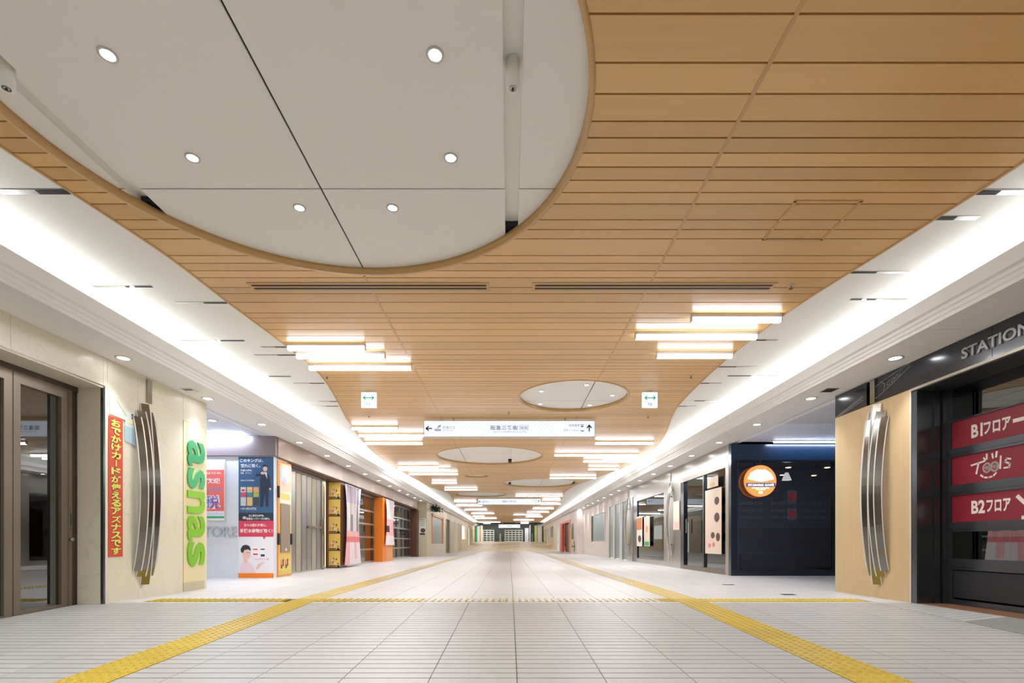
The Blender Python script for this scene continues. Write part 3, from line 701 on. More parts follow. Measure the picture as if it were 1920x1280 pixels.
# pale leaflets
root = empty('leaflet', (-4.36, 5.78, 1.7), 'pale plastic leaflets taped beside the red banner', 'leaflet')
LFA = mat('leaflet_pale', (214, 222, 222), .25); 
part(MB(FL(-4.355)).prism([(5.52, 2.28), (5.87, 2.15), (5.87, 2.02), (5.74, 2.02), (5.74, 2.045), (5.52, 2.06)], 0, .003, mat('leaflet_pink', (226, 212, 204), .25)), 'sheet', root)
part(MB(FL(-4.355)).prism([(5.735, 1.98), (5.89, 1.98), (5.90, 1.78), (5.735, 1.81)], 0, .003, mat('leaflet_blue', (170, 200, 212), .25)), 'sheet', root)
part(MB(FL(-4.355)).prism([(5.74, 2.15), (5.87, 2.15), (5.875, 1.98), (5.74, 1.98)], 0, .0035, LFA), 'sheet', root)
part(MB(FL(-4.355)).ribbon([(5.62, 2.24), (5.76, 2.1)], .02, 0, .006, mat('leaflet_stripe', (190, 216, 180), .4)).text('S', 5.83, 5.865, 2.08, 2.14, INK, .006, .03).rect(5.77, 5.85, 2.02, 2.06, mat('leaflet_y', (226, 220, 170), .4), .006), 'lettering', root)
# steel blade sculptures
BLADE = mat('blade_steel', (150, 148, 142), .16, 1.); BLADEE = mat('blade_edge_glint', (226, 224, 218), .4, .2)  # pale edge material paints the highlight along the plate edges
def blades(side, y, x, label, zt=2.62, sc=1.):
    s = -1 if side == 'l' else 1
    root = empty('steel_wall_sconce', (s * x, y, 1.4), label, 'wall sculpture', 'curved steel wall features')
    k = sc
    # (offset along Y, half width, z bottom, z top, bulge, twist)
    defs = [(-.15, .034, .33, 2.12, .085, .9), (-.075, .044, .26, 2.2, .10, .8), (0.01, .046, .16, 2.3, .06, .7), (.085, .046, .26, 2.22, .095, .8), (.16, .034, .36, 2.14, .07, .9)]
    for off, hw, z0, z1, bu, tw in defs:
        n = 20; vs = []; th = .012
        for i in range(n + 1):
            t = i / n; z = z0 + (z1 - z0) * t; d = .03 + bu * max(0, math.sin(PI * t)) ** .8
            for (dy, dd) in ((-hw * sc, -tw * hw * sc), (hw * sc, tw * hw * sc)):
                for e in (0, th): vs.append((s * (x - d - dd - e), y + off * sc + dy, z))
        fs = []
        for i in range(n):
            a = 4 * i; b = a + 4
            fs += [(a, a + 2, b + 2, b), (a + 3, a + 1, b + 1, b + 3), (a + 1, a, b, b + 1), (a + 2, a + 3, b + 3, b + 2)]
        fs += [(0, 1, 3, 2), (4 * n, 4 * n + 2, 4 * n + 3, 4 * n + 1)]
        if s < 0: fs = [f[::-1] for f in fs]
        mb = MB(); mb.add(vs, fs, BLADE)
        for k_ in range(len(mb.mi)):
            if k_ % 4 > 1 and k_ < 4 * n or k_ >= 4 * n: mb.mi[k_] = mb.idx(BLADEE)
        part(mb, 'blade', root)
        pts = []
        for i in range(n + 1):
            t = i / n; pts.append((s * (x - (.03 + bu * max(0, math.sin(PI * t)) ** .8) - tw * hw * sc - .013), y + off * sc + hw * sc, z0 + (z1 - z0) * t))
        part(MB().tube(pts,   .008 * max(sc, .6), BLADEE, 5), 'edge_glint', root)  # bright rod added to stand in for the highlight on the blade edge
    part(MB().box(min(s * (x - .001), s * (x - .02)), max(s * (x - .001), s * (x - .02)), y + .1 * sc, y + .2 * sc, 2.34, zt, STEEL), 'mounting_strip', root)
    mb = MB()
    for z in (.6, 1.9):
        mb.box(min(s * (x - .001), s * (x - .03)), max(s * (x - .001), s * (x - .03)), y - .02, y + .03, z, z + .03, STEELD)
    part(mb, 'bracket', root)
blades('l', 6.0, 4.36, 'curved stainless steel blade sculpture on the left marble wall', 2.62, .78)
blades('r', 6.0, 4.4, 'curved stainless steel blade sculpture on the pale wood wall', 2.62, .78)
blades('r', 13.8, 4.42, 'slim curved steel blades beside the cafe door', 2.58, .4)
blades('r', 18.75, 4.42, 'slim curved steel blades beyond the cafe window', 2.58, .4)

INL = mat('lamp_interior_fill', (250, 246, 235), .4, emit=6.)  # unseen emissive strips added to brighten the shop interiors
for nm, lab, (x0, x1, y0, y1) in (('shop_fill_light', 'added unseen fill light inside the left shops behind the shutters', (-5.7, -5.64, 10.5, 23.8)), ('shop_fill_light', 'added unseen fill light inside the right shops behind the cafe', (5.3, 5.36, 15.4, 29.5))):
    tag(MB().box(x0, x1, y0, y1, 2.56, 2.6, INL).build(nm), lab, 'light')
MB().box(-5.75, -4.76, 10.3, 24.05, 2.62, 2.66, CREAMD).build('ceiling_left_shops')['kind'] = 'structure'
MB().box(4.54, 6.0, 15.15, 30, 2.62, 2.66, CREAMD).build('ceiling_right_shops')['kind'] = 'structure'
# ================================================================== LEFT side passage + kiosk
wk = empty('wall_left', (-4.42, 9.5, 0), kind='structure')
part(MB().box(-9.5, -5.072, 9.5, 9.6, 0, 2.28, PALE), 'white_wall', wk)
pc = empty('trim_3', (-7, 8.4, 2.65), kind='structure')
part(MB().box(-9.5, -4.47, 7.3, 9.46, 2.655, 2.68, mat('passage_ceiling', (206, 212, 224), .6)), 'passage_ceiling', pc)
o = MB().box(-8.5, -4.9, 9.3, 9.34, 2.62, 2.655, mat('lamp_cool_bright', (214, 228, 255), .4, emit=28.)).build('passage_light'); tag(o, 'cool linear light in the left side passage ceiling', 'light')
downlight('soffit_downlight', -4.84, 8.26, 2.65, .08, 'round downlight in the left side passage ceiling', 'downlight', 'passage downlights')
kf = empty('kiosk_fascia', (-4.4, 9.5, 2.3), 'bronze-brown fascia band above the left kiosk and shutters', 'fascia')
part(MB().box(-9.45, -4.37, 9.46, 9.56, 2.285, 2.65, BRZG), 'front_band', kf)
for a, b in ((9.56, 13.3), (13.3, 17.7), (17.7, 21), (21, 24.3)): part(MB().box(-4.46, -4.36, a, b - .004, 2.28, 2.65, BRZF), 'side_band', kf)
part(MB().box(-4.8, -4.46, 10.26, 24.3, 2.245, 2.278, BROWN), 'soffit_band', kf)
root = empty('store_letters', (-5.45, 9.5, .75), 'raised pale STORE lettering on the white kiosk wall', 'lettering')
mb = MB(FX(9.5)); mb.raised('STORE', -5.84, -5.10, .76, .965, mat('letter_pale', (176, 180, 188), .4), 0, .03, .02); part(mb, 'letter_set', root)
# tax-free board
root = empty('tax_free_board', (-5.67, 9.5, 1), 'red and white multilingual tax-free board on the white kiosk wall', 'notice board')
fr = FX(9.495)
part(MB(fr).box(-6.03, -5.31, 1.06, 2.21, 0, .03, RIMW), 'frame', root)
part(MB(((0, 9.465, 0), (1, 0, 0), (0, 0, 1), (0, -1, 0))).rect(-6.01, -5.33, 1.08, 2.19, mat('board_white', (222, 228, 238), .4), .001).rect(-6.01, -5.33, 1.25, 2.02, mat('board_red', (232, 110, 100), .4), .002).rect(-5.85, -5.33, 1.115, 1.155, GREENI, .002), 'sheet', root)
mb = MB(((0, 9.465, 0), (1, 0, 0), (0, 0, 1), (0, -1, 0)))
BLU = mat('board_blue', (88, 96, 200), .5); LB = mat('board_lightblue', (90, 160, 200), .5)
mb.text('免税', -5.98, -5.395, 1.28, 1.555, WINK, .004, .05); mb.text('免税', -5.96, -5.415, 1.30, 1.54, BLU, .006, .0)
mb.text('어서오십시오', -5.98, -5.38, 1.94, 1.98, WINK, .004, .02); mb.text('热烈 欢迎', -5.98, -5.40, 1.765, 1.865, WINK, .004, .03); mb.text('Tax Free 면세', -5.98, -5.39, 1.615, 1.695, LB, .004, .02)
mb.text('Japan Tax-free Shop', -5.95, -5.35, 1.185, 1.205, BLU, .004)
part(mb, 'lettering', root)
# poster column (faces the camera)
root = empty('poster_column', (-4.745, 9.5, 0), 'tall poster column in blue, red and white with a man in a suit', 'poster')
part(MB().box(-5.072, -4.415, 9.49, 9.62, 0, 2.28, PALE), 'panel', root)
fr = FX(9.488)
PB = mat('poster_blue', (50, 92, 130), .35); PD = mat('poster_dark', (34, 50, 66), .35); PR = mat('poster_red', (200, 58, 82), .35); PW = mat('poster_white', (226, 224, 230), .4)
SKIN = mat('print_skin', (226, 190, 176), .5); SUIT = mat('print_suit', (34, 48, 70), .5); HAIR = mat('print_hair', (44, 46, 52), .5)
sx = lambda u: (u - 955) / 100.; tz = lambda v: .65 + (1018 - v) / 100.
mb = MB(fr); q = lambda a, b, c, d, m, dd: mb.rect(sx(a), sx(b), tz(d), tz(c), m, dd)
q(448, 513.5, 856, 961, PB, .002); q(448, 513.5, 961, 976, PD, .002); q(448, 513.5, 976, 1006, PR, .002); q(448, 513.5, 1006, 1074, PW, .002)
part(mb, 'print', root)
part(MB(fr).box(sx(448), sx(513.5), 0, tz(1074), 0, .012, ORANGE), 'skirting', root)
mb = MB(fr); tx = lambda s, a, b, c, d, m, off=.01: mb.text(s, sx(a), sx(b), tz(d), tz(c), m, .005, off)
tx('このキングは、', 451, 494, 860, 866.5, WINK, .02); tx('疲れに効く。', 452, 489, 869.5, 876.5, WINK, .02); tx('肝臓水解物、', 452, 474, 880, 883.5, WINK); tx('生薬、タウリン', 452, 472.5, 885, 888.5, WINK)
tx('お疲れのときの栄養補給に', 452, 478, 899, 902, WINK); tx('ヘパリーゼキングプラス', 452, 481.5, 951, 956, WINK, .03)
tx('主に肝臓水解物。', 467, 496, 964.5, 968.5, WINK, .015); tx('医薬品ヘパリーゼの実力。', 463, 507, 970, 974.5, WINK, .015)
tx('日々の疲れ対策に、', 459, 501, 981.5, 987, WINK, .015); tx('肝臓水解物が効く!', 451, 511.5, 991, 998.5, WINK, .02); tx('ヘパリーゼ', 479, 505, 1045.5, 1050, mat('print_magenta', (196, 90, 120), .5), .01)
mb.prism([(sx(493), tz(1005)), (sx(496), tz(1011.5)), (sx(499), tz(1005))], 0, .004, PR)
# product boxes
cl = [(210, 214, 220), (196, 70, 110), (226, 184, 112), (200, 180, 110)]
for i, (a, c1, c2, c3) in enumerate(((452, (206, 212, 216), (204, 76, 112), (196, 202, 206)), (464, (218, 196, 120), (70, 130, 140), (222, 180, 116)), (476, (222, 160, 120), (172, 182, 84), (60, 74, 86)))):
    for c_, v0, v1 in ((c1, 913, 923), (c2, 923.5, 931.5), (c3, 932, 948)): mb.rect(sx(a), sx(a + 10), tz(v1), tz(v0), mat('box_%d_%d_%d' % c_, c_, .5), .004)
mb.disc(sx(457), tz(919), .035, .02, 0, .006, PR, 12); mb.disc(sx(469), tz(919), .035, .02, 0, .006, mat('pill', (222, 160, 150), .5), 12)
mb.disc(sx(459), tz(970.5), .035, .028, 0, .006, mat('pill2', (226, 160, 190), .5), 14)
# man in suit
mb.prism([(sx(488), tz(898)), (sx(493), tz(887.5)), (sx(499), tz(885)), (sx(505), tz(889)), (sx(509), tz(914)), (sx(505), tz(917)), (sx(504), tz(950)), (sx(499), tz(950)), (sx(497), tz(922)), (sx(494), tz(950)), (sx(488.5), tz(950)), (sx(489), tz(915))], 0, .004, SUIT)
mb.prism([(sx(493), tz(893)), (sx(480), tz(893.5)), (sx(480), tz(889)), (sx(491), tz(886.5))], 0, .0045, SUIT)
mb.prism([(sx(496), tz(885)), (sx(501), tz(885)), (sx(502), tz(898))], 0, .005, PW)
mb.disc(sx(498), tz(878.5), .041, .052, 0, .006, SKIN, 18); mb.prism([(sx(493.5), tz(877)), (sx(494), tz(872)), (sx(498.5), tz(870.5)), (sx(502.5), tz(873)), (sx(502.5), tz(877)), (sx(500), tz(874.5)), (sx(495.5), tz(875))], 0, .007, HAIR)
mb.disc(sx(493.5), tz(887), .04, .025, 0, .007, SKIN, 12); mb.disc(sx(507.3), tz(916.5), .018, .022, 0, .006, SKIN, 10)
# man below, looking right
mb.prism([(sx(451), tz(1073)), (sx(452), tz(1059)), (sx(457), tz(1052)), (sx(466), tz(1052)), (sx(475), tz(1060)), (sx(480), tz(1073))], 0, .004, mat('print_pinkshirt', (232, 204, 214), .5))
mb.prism([(sx(480), tz(1066)), (sx(484), tz(1057)), (sx(494), tz(1053)), (sx(497), tz(1054)), (sx(488), tz(1062)), (sx(484), tz(1068))], 0, .004, SKIN)
mb.prism([(sx(457), tz(1045)), (sx(457), tz(1053)), (sx(462), tz(1057)), (sx(465), tz(1050))], 0, .005, SKIN)
mb.disc(sx(463), tz(1038), .075, .11, 0, .006, SKIN, 20)
mb.prism([(sx(453), tz(1035)), (sx(452), tz(1029)), (sx(456), tz(1022.5)), (sx(462), tz(1020.8)), (sx(468), tz(1023)), (sx(471), tz(1029)), (sx(470.5), tz(1032)), (sx(466), tz(1029.5)), (sx(459), tz(1031)), (sx(457), tz(1036))], 0, .008, HAIR)
mb.rect(sx(463), sx(465.5), tz(1036), tz(1035), HAIR, .008); mb.rect(sx(467.5), sx(469.5), tz(1036), tz(1035), HAIR, .008)
for a, b, c, d in ((474.5, 485, 1025, 1031.5), (488.5, 498, 1025, 1031.5), (474.5, 485, 1033.5, 1041), (488.5, 498, 1033.5, 1044)):
    mb.rect(sx(a), sx(b), tz(d), tz(c), mat('print_card', (236, 232, 232), .5), .004); mb.rect(sx(a + 1), sx(b - 1), tz(d - 1), tz((c + d) / 2), PR if a < 480 else SUIT, .006)
part(mb, 'picture', root)
# yellow side panel
root = empty('side_display_panel', (-4.4, 9.9, 0), 'yellow and orange display panel with grey cover round the kiosk corner', 'display panel')
fr = FL(-4.41); YPN = mat('yellow_panel', (232, 200, 104), .3); 
part(MB().box(-4.46, -4.41, 9.63, 10.25, 0, 2.24, ORANGEP), 'board', root)
part(MB(fr).rect(9.68, 10.24, .04, 2.2, YPN, .004).rect(9.63, 9.68, 0, 2.24, mat('orange_edge', (226, 150, 70), .4), .006), 'print', root)
part(MB(fr).box(9.70, 10.2, 1.42, 2.18, .004, .012, mat('acrylic_print', (226, 206, 176), .1, coat=1.)), 'acrylic_sheet', root)
part(MB(fr).rect(9.76, 10.1, 1.85, 2.1, mat('print_sky', (170, 200, 214), .3), .014).disc(9.9, 1.85, .08, .08, 0, .016, mat('print_pink', (236, 170, 190), .3), 14).rect(9.74, 10.15, 1.5, 1.62, YPN, .014), 'picture', root)
part(MB(fr).box(9.74, 10.15, .47, 1.41, .004, .022, mat('grey_cover', (158, 140, 124), .4, .3)), 'cover', root)
part(MB(fr).box(9.93, 9.99, .5, .55, .022, .025, WINK), 'lock', root)
mb = MB(fr)
for a, t in ((9.8, .22), (10.0, .22)):
    mb.disc(a, t + .06, .05, .05, 0, .008, mat('print_salmon', (226, 150, 120), .5), 12); mb.rect(a - .03, a + .03, t - .06, t + .03, BROWN, .007); mb.rect(a + .05, a + .09, t - .02, t + .12, SUIT, .007)
mb.rect(9.72, 10.2, .09, .13, mat('lime_strip', (206, 214, 60), .4), .007)
for a, b in ((9.66, 1.52), (9.66, .62), (10.22, .62)): part(MB(fr).rect(a - .03, a + .02, b, b + .22, BLACK, .03), 'catch', root)
part(mb, 'decoration', root)
# folding shutter
root = empty('folding_shutter', (-4.7, 11.5, 0), 'silver folding shutter of upright slats at the left kiosk', 'shutter')
n = 15; y0, y1 = 10.28, 12.5
for i in range(n):
    a = y0 + (y1 - y0) * i / n; b = a + (y1 - y0) / n; d = .05
    p, q_ = ((-4.7, a), (-4.7 + d, b)) if i % 2 == 0 else ((-4.7 + d, a), (-4.7, b))
    mb = MB(); mb.prism([(p[0], p[1] + .008), (q_[0], q_[1] - .008), (q_[0] - .012, q_[1] - .008), (p[0] - .012, p[1] + .008)], .03, 2.2, STEELL if i % 3 else mat('slat_warm', (188, 180, 160), .3, .5))
    part(mb, 'slat', root)
mb = MB(); mb.box(-4.72, -4.62, y0, 12.68, 2.2, 2.24, STEELL); mb.box(-4.72, -4.62, y0, 12.68, 0, .03, STEELL); mb.box(-4.72, -4.62, 12.5, 12.6, 0, 2.24, STEELL); part(mb, 'frame', root)
part(MB().box(-4.68, -4.6, 11.6, 12.5, 1.0, 1.05, STEEL).box(-4.6, -4.58, 12.5, 12.56, .85, 1.25, STEEL), 'handle', root)
MB().box(-5.9, -5.8, 9.6, 24.3, 0, 2.65, mat('inner_wall', (120, 112, 100), .8)).build('wall_inner_left')['kind'] = 'structure'
# piers
def pier(y, name, facem, jambm, label):
    root = empty(name, (-4.56, y, 0), label, 'pier')
    part(MB().box(-4.72, -4.4, y, y + .5, 0, 2.24, facem), 'face', root)
    part(MB().box(-4.74, -4.70, y - .12, y, 0, 2.24, jambm), 'jamb', root); return root
pier(13.2, 'poster_pier', BROWN, BROWN, 'brown pier behind the five stacked yellow posters')
for i in range(5):
    t0 = .01 + i * .447; root = empty('yellow_poster', (-4.56, 13.19, t0), 'square yellow poster on the pier, %s from the bottom of five' % nth(i), 'poster', 'stacked yellow posters')
    fr = FX(13.195); part(MB(fr).box(-4.715, -4.405, t0, t0 + .44, -.003, .004, YPN), 'sheet', root)
    mb = MB(fr); mb.rect(-4.715, -4.405, t0, t0 + .025, BROWN, .006)
    for (x, t, r, c) in ((-4.66, .13, .022, (222, 150, 160)), (-4.62, .2, .02, (230, 214, 200)), (-4.57, .24, .026, (200, 140, 110)), (-4.53, .17, .024, (226, 190, 150)), (-4.59, .14, .026, (214, 120, 110)), (-4.5, .22, .02, (90, 50, 40)), (-4.47, .26, .018, (220, 200, 150)), (-4.545, .12, .022, (236, 222, 196))): mb.disc(x, t0 + t, r, r * 1.2, 0, .007, mat('fig_%d%d' % (c[0], c[1]), c, .5), 9)
    mb.prism([(-4.49, t0 + .0), (-4.485, t0 + .06), (-4.455, t0 + .08), (-4.42, t0 + .05), (-4.41, t0)], 0, .008, SUIT); mb.disc(-4.455, t0 + .095, .018, .022, 0, .009, SKIN, 10); mb.disc(-4.455, t0 + .11, .019, .014, 0, .01, HAIR, 10)
    mb.rect(-4.69, -4.51, t0 + .035, t0 + .06, INK, .006); part(mb, 'picture', root)
def drape(y0, y1, t0, t1, label, seed, scheme):
    random.seed(seed); root = empty('hanging_drape', (-4.38, (y0 + y1) / 2, t0), label, 'banner', 'draped printed banners')
    n = 26; m = 14; vs = []; mb = MB()
    def P(i, j):
        y = y0 + (y1 - y0) * i / n; t = t1 + (t0 - t1) * j / m
        d = .03 + .022 * math.sin(i * 1.1 + j * .25) + .012 * math.sin(i * 2.3 + seed) * (1 - j / m)
        pinch = 1 - .12 * math.sin(PI * j / m); yc = (y0 + y1) / 2
        return (-4.36 + d, yc + (y - yc) * pinch, t)
    for j in range(m):
        for i in range(n):
            c = scheme(i / n, 1 - (j + .5) / m); k = len(mb.v)
            a, b, c2, d = P(i, j), P(i + 1, j), P(i + 1, j + 1), P(i, j + 1)
            e = lambda p: (p[0] - .003, p[1], p[2])
            mb.add([a, b, c2, d, e(a), e(b), e(c2), e(d)], [(0, 3, 2, 1), (4, 5, 6, 7)], c)
    part(mb, 'cloth', root, True)
    part(MB().tube([(-4.33, y0, t1 + .01), (-4.33, y1, t1 + .01)], .012, STEELL), 'rod', root)
DW = mat('drape_white', (226, 218, 222), .7); DP = mat('drape_pink', (234, 180, 180), .7); DR = mat('drape_rose', (222, 130, 130), .7); DG = mat('drape_grey', (150, 150, 150), .7); DM = mat('drape_mauve', (206, 196, 214), .7); DK = mat('drape_black', (70, 60, 64), .7)
def sch1(a, t):
    if t > .42: return DG if (abs(a - .25 - (1 - t) * .2) < .06 or abs(a - .82 + (1 - t) * .1) < .05) else (DM if t > .75 else DW)
    if t > .36: return DP
    if t > .31: return DR
    if a < .3: return DG if t > .25 and .1 < a < .28 else DP
    return DW if not (.55 < a < .75 and .1 < t < .28) else DP
drape(13.35, 14.75, .07, 2.2, 'long white and pink draped banner beside the stacked yellow posters', 1, sch1)
def sch2(a, t):
    if a > .6 and t > .35: return DP if t < .6 else DW
    if a < .35 and .25 < t < .45: return DK
    return DW if (t > .6 or t < .2) else DP
# display behind, shutters
def gridshop(name, y0, y1, rails, mull, label, inside, x=-4.7):
    s = -1 if x < 0 else 1; root = empty(name, (x, (y0 + y1) / 2, 0), label, 'shutter')
    for z in rails: part(MB().box(min(x, x - s * .04), max(x, x - s * .04), y0, y1, z, z + .06, STEELL), 'rail', root)
    for y in mull: part(MB().box(min(x, x - s * .03), max(x, x - s * .03), y, y + .05, 0, 2.24, STEELD), 'mullion', root)
    part(MB().box(min(x + s * .01, x + s * .018), max(x + s * .01, x + s * .018), y0, y1, .06, 2.2, GL), 'pane', root)
    for (a, b, m) in inside: part(MB().box(min(x + s * .25, x + s * .3), max(x + s * .25, x + s * .3), a, b, .02, 2.22, m), 'backing_panel', root)
    return root
LITW = mat('lit_cream', (222, 214, 184), .6, emit=.4); MIRR = mat('pale_reflect', (206, 214, 212), .3, emit=.35)  # glow in these panels paints shop light and pale reflections into the windows
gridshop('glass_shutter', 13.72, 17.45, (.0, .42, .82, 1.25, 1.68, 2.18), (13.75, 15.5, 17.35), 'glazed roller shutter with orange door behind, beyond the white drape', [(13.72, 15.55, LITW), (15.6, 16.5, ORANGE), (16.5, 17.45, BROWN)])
pier(17.6, 'orange_pier', ORANGE, BRONZD, 'bright orange pier between the two glazed shutters')
part(MB().box(-4.46, -4.395, 18.1, 19.09, 0, 2.24, ORANGEP), 'front', bpy.data.objects['orange_pier'])
drape(17.75, 19.05, .58, 2.2, 'short white and red draped banner on the orange pier', 2, sch2)
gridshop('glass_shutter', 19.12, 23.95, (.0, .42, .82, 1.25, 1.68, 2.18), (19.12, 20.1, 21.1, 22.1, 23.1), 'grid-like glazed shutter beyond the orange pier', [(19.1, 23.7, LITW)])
pier(24.1, 'brown_pier', BROWN, BROWN, 'dark brown end pier beyond the grid shutter')
# set-back beige wall
wl2 = empty('wall_left', (-4.03, 40, 0), kind='structure')
part(MB().box(-4.6, -4.03, 24.62, 24.75, 0, 2.65, CREAMD), 'end_panel', wl2)
XL = -4.03
def seg(root, x, s, y0, y1, z0, z1, m, nm='wall_panel', th=.12): return part(MB().box(min(s * abs(x), s * (abs(x) + th)), max(s * abs(x), s * (abs(x) + th)), y0, y1, z0, z1, m), nm, root)
seg(wl2, XL, -1, 24.75, 61, 2.2, 2.65, CREAM, 'header_panel')
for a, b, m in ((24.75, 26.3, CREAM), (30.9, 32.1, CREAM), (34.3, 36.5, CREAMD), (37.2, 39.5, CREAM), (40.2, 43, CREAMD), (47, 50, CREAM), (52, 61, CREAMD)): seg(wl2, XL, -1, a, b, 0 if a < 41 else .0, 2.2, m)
seg(wl2, XL, -1, 26.3, 30.9, 0, .62, PINKW, 'low_wall'); seg(wl2, XL, -1, 43, 47, 0, 1.0, CREAM, 'low_wall')
def poster_x(fr, name, s0, s1, t0, t1, label, bg, items, cat='poster', th=.012):
    root = empty(name, tuple(Vector(fr[0]) + Vector(fr[1]) * ((s0 + s1) / 2) + Vector(fr[2]) * t0), label, cat)
    part(MB(fr).box(s0, s1, t0, t1, 0, th, bg), 'sheet', root)
    mb = MB(fr)
    for it in items:
        if it[0] == 'r': mb.rect(it[1], it[2], it[3], it[4], it[5], th + .003)
        elif it[0] == 'd': mb.disc(it[1], it[2], it[3], it[4], 0, th + .005, it[5], 14)
        elif it[0] == 't': mb.text(it[5], it[1], it[2], it[3], it[4], it[6], th + .007, .015)
    part(mb, 'print', root, kind='stuff' if len(items) > 3 else None); return root
# small menu poster on the end panel (u 786-797, v 971-1003)
k = 24.6 / 950; mx = lambda u: (u - 955) * k; mz = lambda v: .65 + (1018 - v) * k
CHOC = mat('print_choc', (92, 56, 42), .5); GREYB = mat('print_greyblue', (90, 106, 116), .5)
poster_x(FX(24.61), 'menu_poster', mx(786), mx(797.8), mz(1003), mz(971), 'framed menu poster with a dark dish on the beige return wall', mat('menu_bg', (214, 210, 196), .4),
         [('r', mx(787), mx(797), mz(1002.5), mz(999), SUIT), ('d', mx(793), mz(994), .12, .11, CHOC)] + [('r', mx(788.3 + 3 * i), mx(790 + 3 * i), mz(975 + 3.5 * j), mz(973.3 + 3.5 * j), GREYB) for i in range(3) for j in range(4)])
# cream shop window with posters
root = empty('shop_window', (XL, 28.6, .6), 'cream-framed lit shop window with a yellow interior, far left', 'shop window')
for a, b in ((26.3, 26.5), (30.7, 30.9)): part(MB().box(-4.1, -4.0, a, b, .62, 2.2, ORANGEP), 'post', root)
part(MB().box(-4.1, -4.0, 26.3, 30.9, 2.08, 2.2, ORANGEP), 'head', root); part(MB().box(-4.09, -4.08, 26.5, 30.7, .62, 2.08, GLF), 'pane', root)
part(MB().box(-4.2, -4.14, 26.4, 29.6, .6, 2.1, mat('warm_inside', (240, 206, 130), .6, emit=.2)), 'backing_panel', root); part(MB().box(-4.2, -4.14, 29.6, 30.8, .6, 2.1, MIRR), 'backing_panel', root)  # panels glow so that light is painted in behind the pane
mb = MB(FL(-4.138))
for i in range(2):
    for j in range(2): mb.rect(27.5 + i * .75, 28.15 + i * .75, 1.25 + j * .35, 1.55 + j * .35, (YPN, ORANGE, GREENI, YPN)[i + 2 * j], .01)
mb.rect(27.7, 28.6, .72, 1.15, WINK, .01); part(mb, 'menu', root)
# other far-left bays
for (a, b, m, lab) in ((32.1, 34.3, mat('green_glass_door', (96, 124, 118), .25), 'greenish glazed doorway in the far left wall'), (36.5, 37.2, MIRR, 'narrow pale glazed strip in the far left wall'), (39.5, 40.2, MIRR, 'slim mirror strip between the far left columns'), (50, 52, MIRR, 'pale glazed bay near the far end, left')):
    root = empty('glazed_bay', (XL, (a + b) / 2, 0), lab, 'shop window')
    part(MB().box(-4.2, -4.15, a, b, 0, 2.2, m), 'backing_panel', root); mb = MB(); mb.box(-4.08, -4.03, a, a + .06, 0, 2.2, STEELD); mb.box(-4.08, -4.03, b - .06, b, 0, 2.2, STEELL); part(mb, 'frame', root)
root = empty('glazed_bay', (XL, 45, 1.0), 'pale high window above a low wall, far left', 'shop window'); part(MB().box(-4.2, -4.15, 43, 47, 1, 2.2, MIRR), 'backing_panel', root)
for a in (33.0, 42.0): pass
# foliage on the far left soffit
root = empty('hanging_plant', (-3.75, 25.9, 2.45), 'dark green trailing foliage hanging under the far left soffit', 'plant')
random.seed(3); GRL = mat('leaf_dark', (34, 58, 44), .5); mb = MB()
for i in range(150):
    c = Vector((-3.78 + random.gauss(0, .13), 25.9 + random.gauss(0, .12), 2.44 + random.gauss(0, .08) - abs(random.gauss(0, .04))))
    a = Vector((random.uniform(-1, 1), random.uniform(-1, 1), random.uniform(-1, 1))).normalized() * .07; b = a.orthogonal().normalized() * .03
    mb.add([c - a, c + b, c + a, c - b], [(0, 1, 2, 3)], GRL)
part(mb, 'leaves', root, kind='stuff')
mb = MB()
for dx, dy, dz, r0 in ((0, 0, 0, .13), (-.16, .03, .06, .1), (.1, -.02, -.08, .09)):
    vs = []; fs = []
    for i in range(7):
        for j in range(10):
            a_, b_ = PI * i / 6, 2 * PI * j / 10; rr = r0 * random.uniform(.75, 1.15)
            vs.append((-3.78 + dx + rr * math.sin(a_) * math.cos(b_), 25.9 + dy + rr * math.sin(a_) * math.sin(b_), 2.44 + dz + rr * .8 * math.cos(a_)))
    for i in range(6):
        for j in range(10): fs.append((i * 10 + j, (i + 1) * 10 + j, (i + 1) * 10 + (j + 1) % 10, i * 10 + (j + 1) % 10))
    mb.add(vs, fs, GRL)
part(mb, 'foliage_core', root, kind='stuff')
part(MB().tube([(-3.92, 25.9, 2.66), (-3.85, 25.9, 2.5), (-3.75, 25.9, 2.42)], .012, BLACK), 'stem', root)

# ================================================================== RIGHT near shop
wr = empty('wall_right', (4.4, 5.6, 0), kind='structure'); R0 = FR(4.4)
wood_y = [5.56, 5.83, 6.12, 6.38, 6.62, 6.84]
for a, b in zip(wood_y[:-1], wood_y[1:]): part(MB(R0).box(-b, -a, -.02, 2.335, -.04, 0, PLYW), 'wood_panel', wr)
part(MB().box(4.44, 9.5, 6.76, 6.82, 0, 2.65, DARK), 'return_wall', wr); part(MB().box(4.44, 9.5, 6.822, 6.84, 0, 2.65, PALE), 'return_wall', wr)
part(MB(R0).box(-5.56, -5.545, -.02, 2.335, -.04, .006, RIMW), 'edge_bead', wr)
part(MB(FR(4.6)).box(-1.5, 6, -.5, 2.65, -.1, 0, CREAMD), 'near_wall', wr)
root = empty('sign_fascia', (4.4, 4, 2.34), 'glossy blue-black fascia with grey STATION lettering and marker line drawing', 'fascia')
for a, b in ((6.24, 6.84), (4.62, 6.16), (2.8, 4.615), (.9, 2.795)): part(MB(R0).box(-b, -a, 2.338, 2.63, -.04, .0, BLKGL), 'panel', root)
part(MB(R0).box(-6.84, -.9, 2.632, 2.648, -.04, .006, RIMW), 'top_trim', root)
part(MB(R0).box(-5.545, -.9, 2.31, 2.337, -.04, .008, mat('trim_champagne', (170, 160, 138), .35, .3)), 'bottom_trim', root)
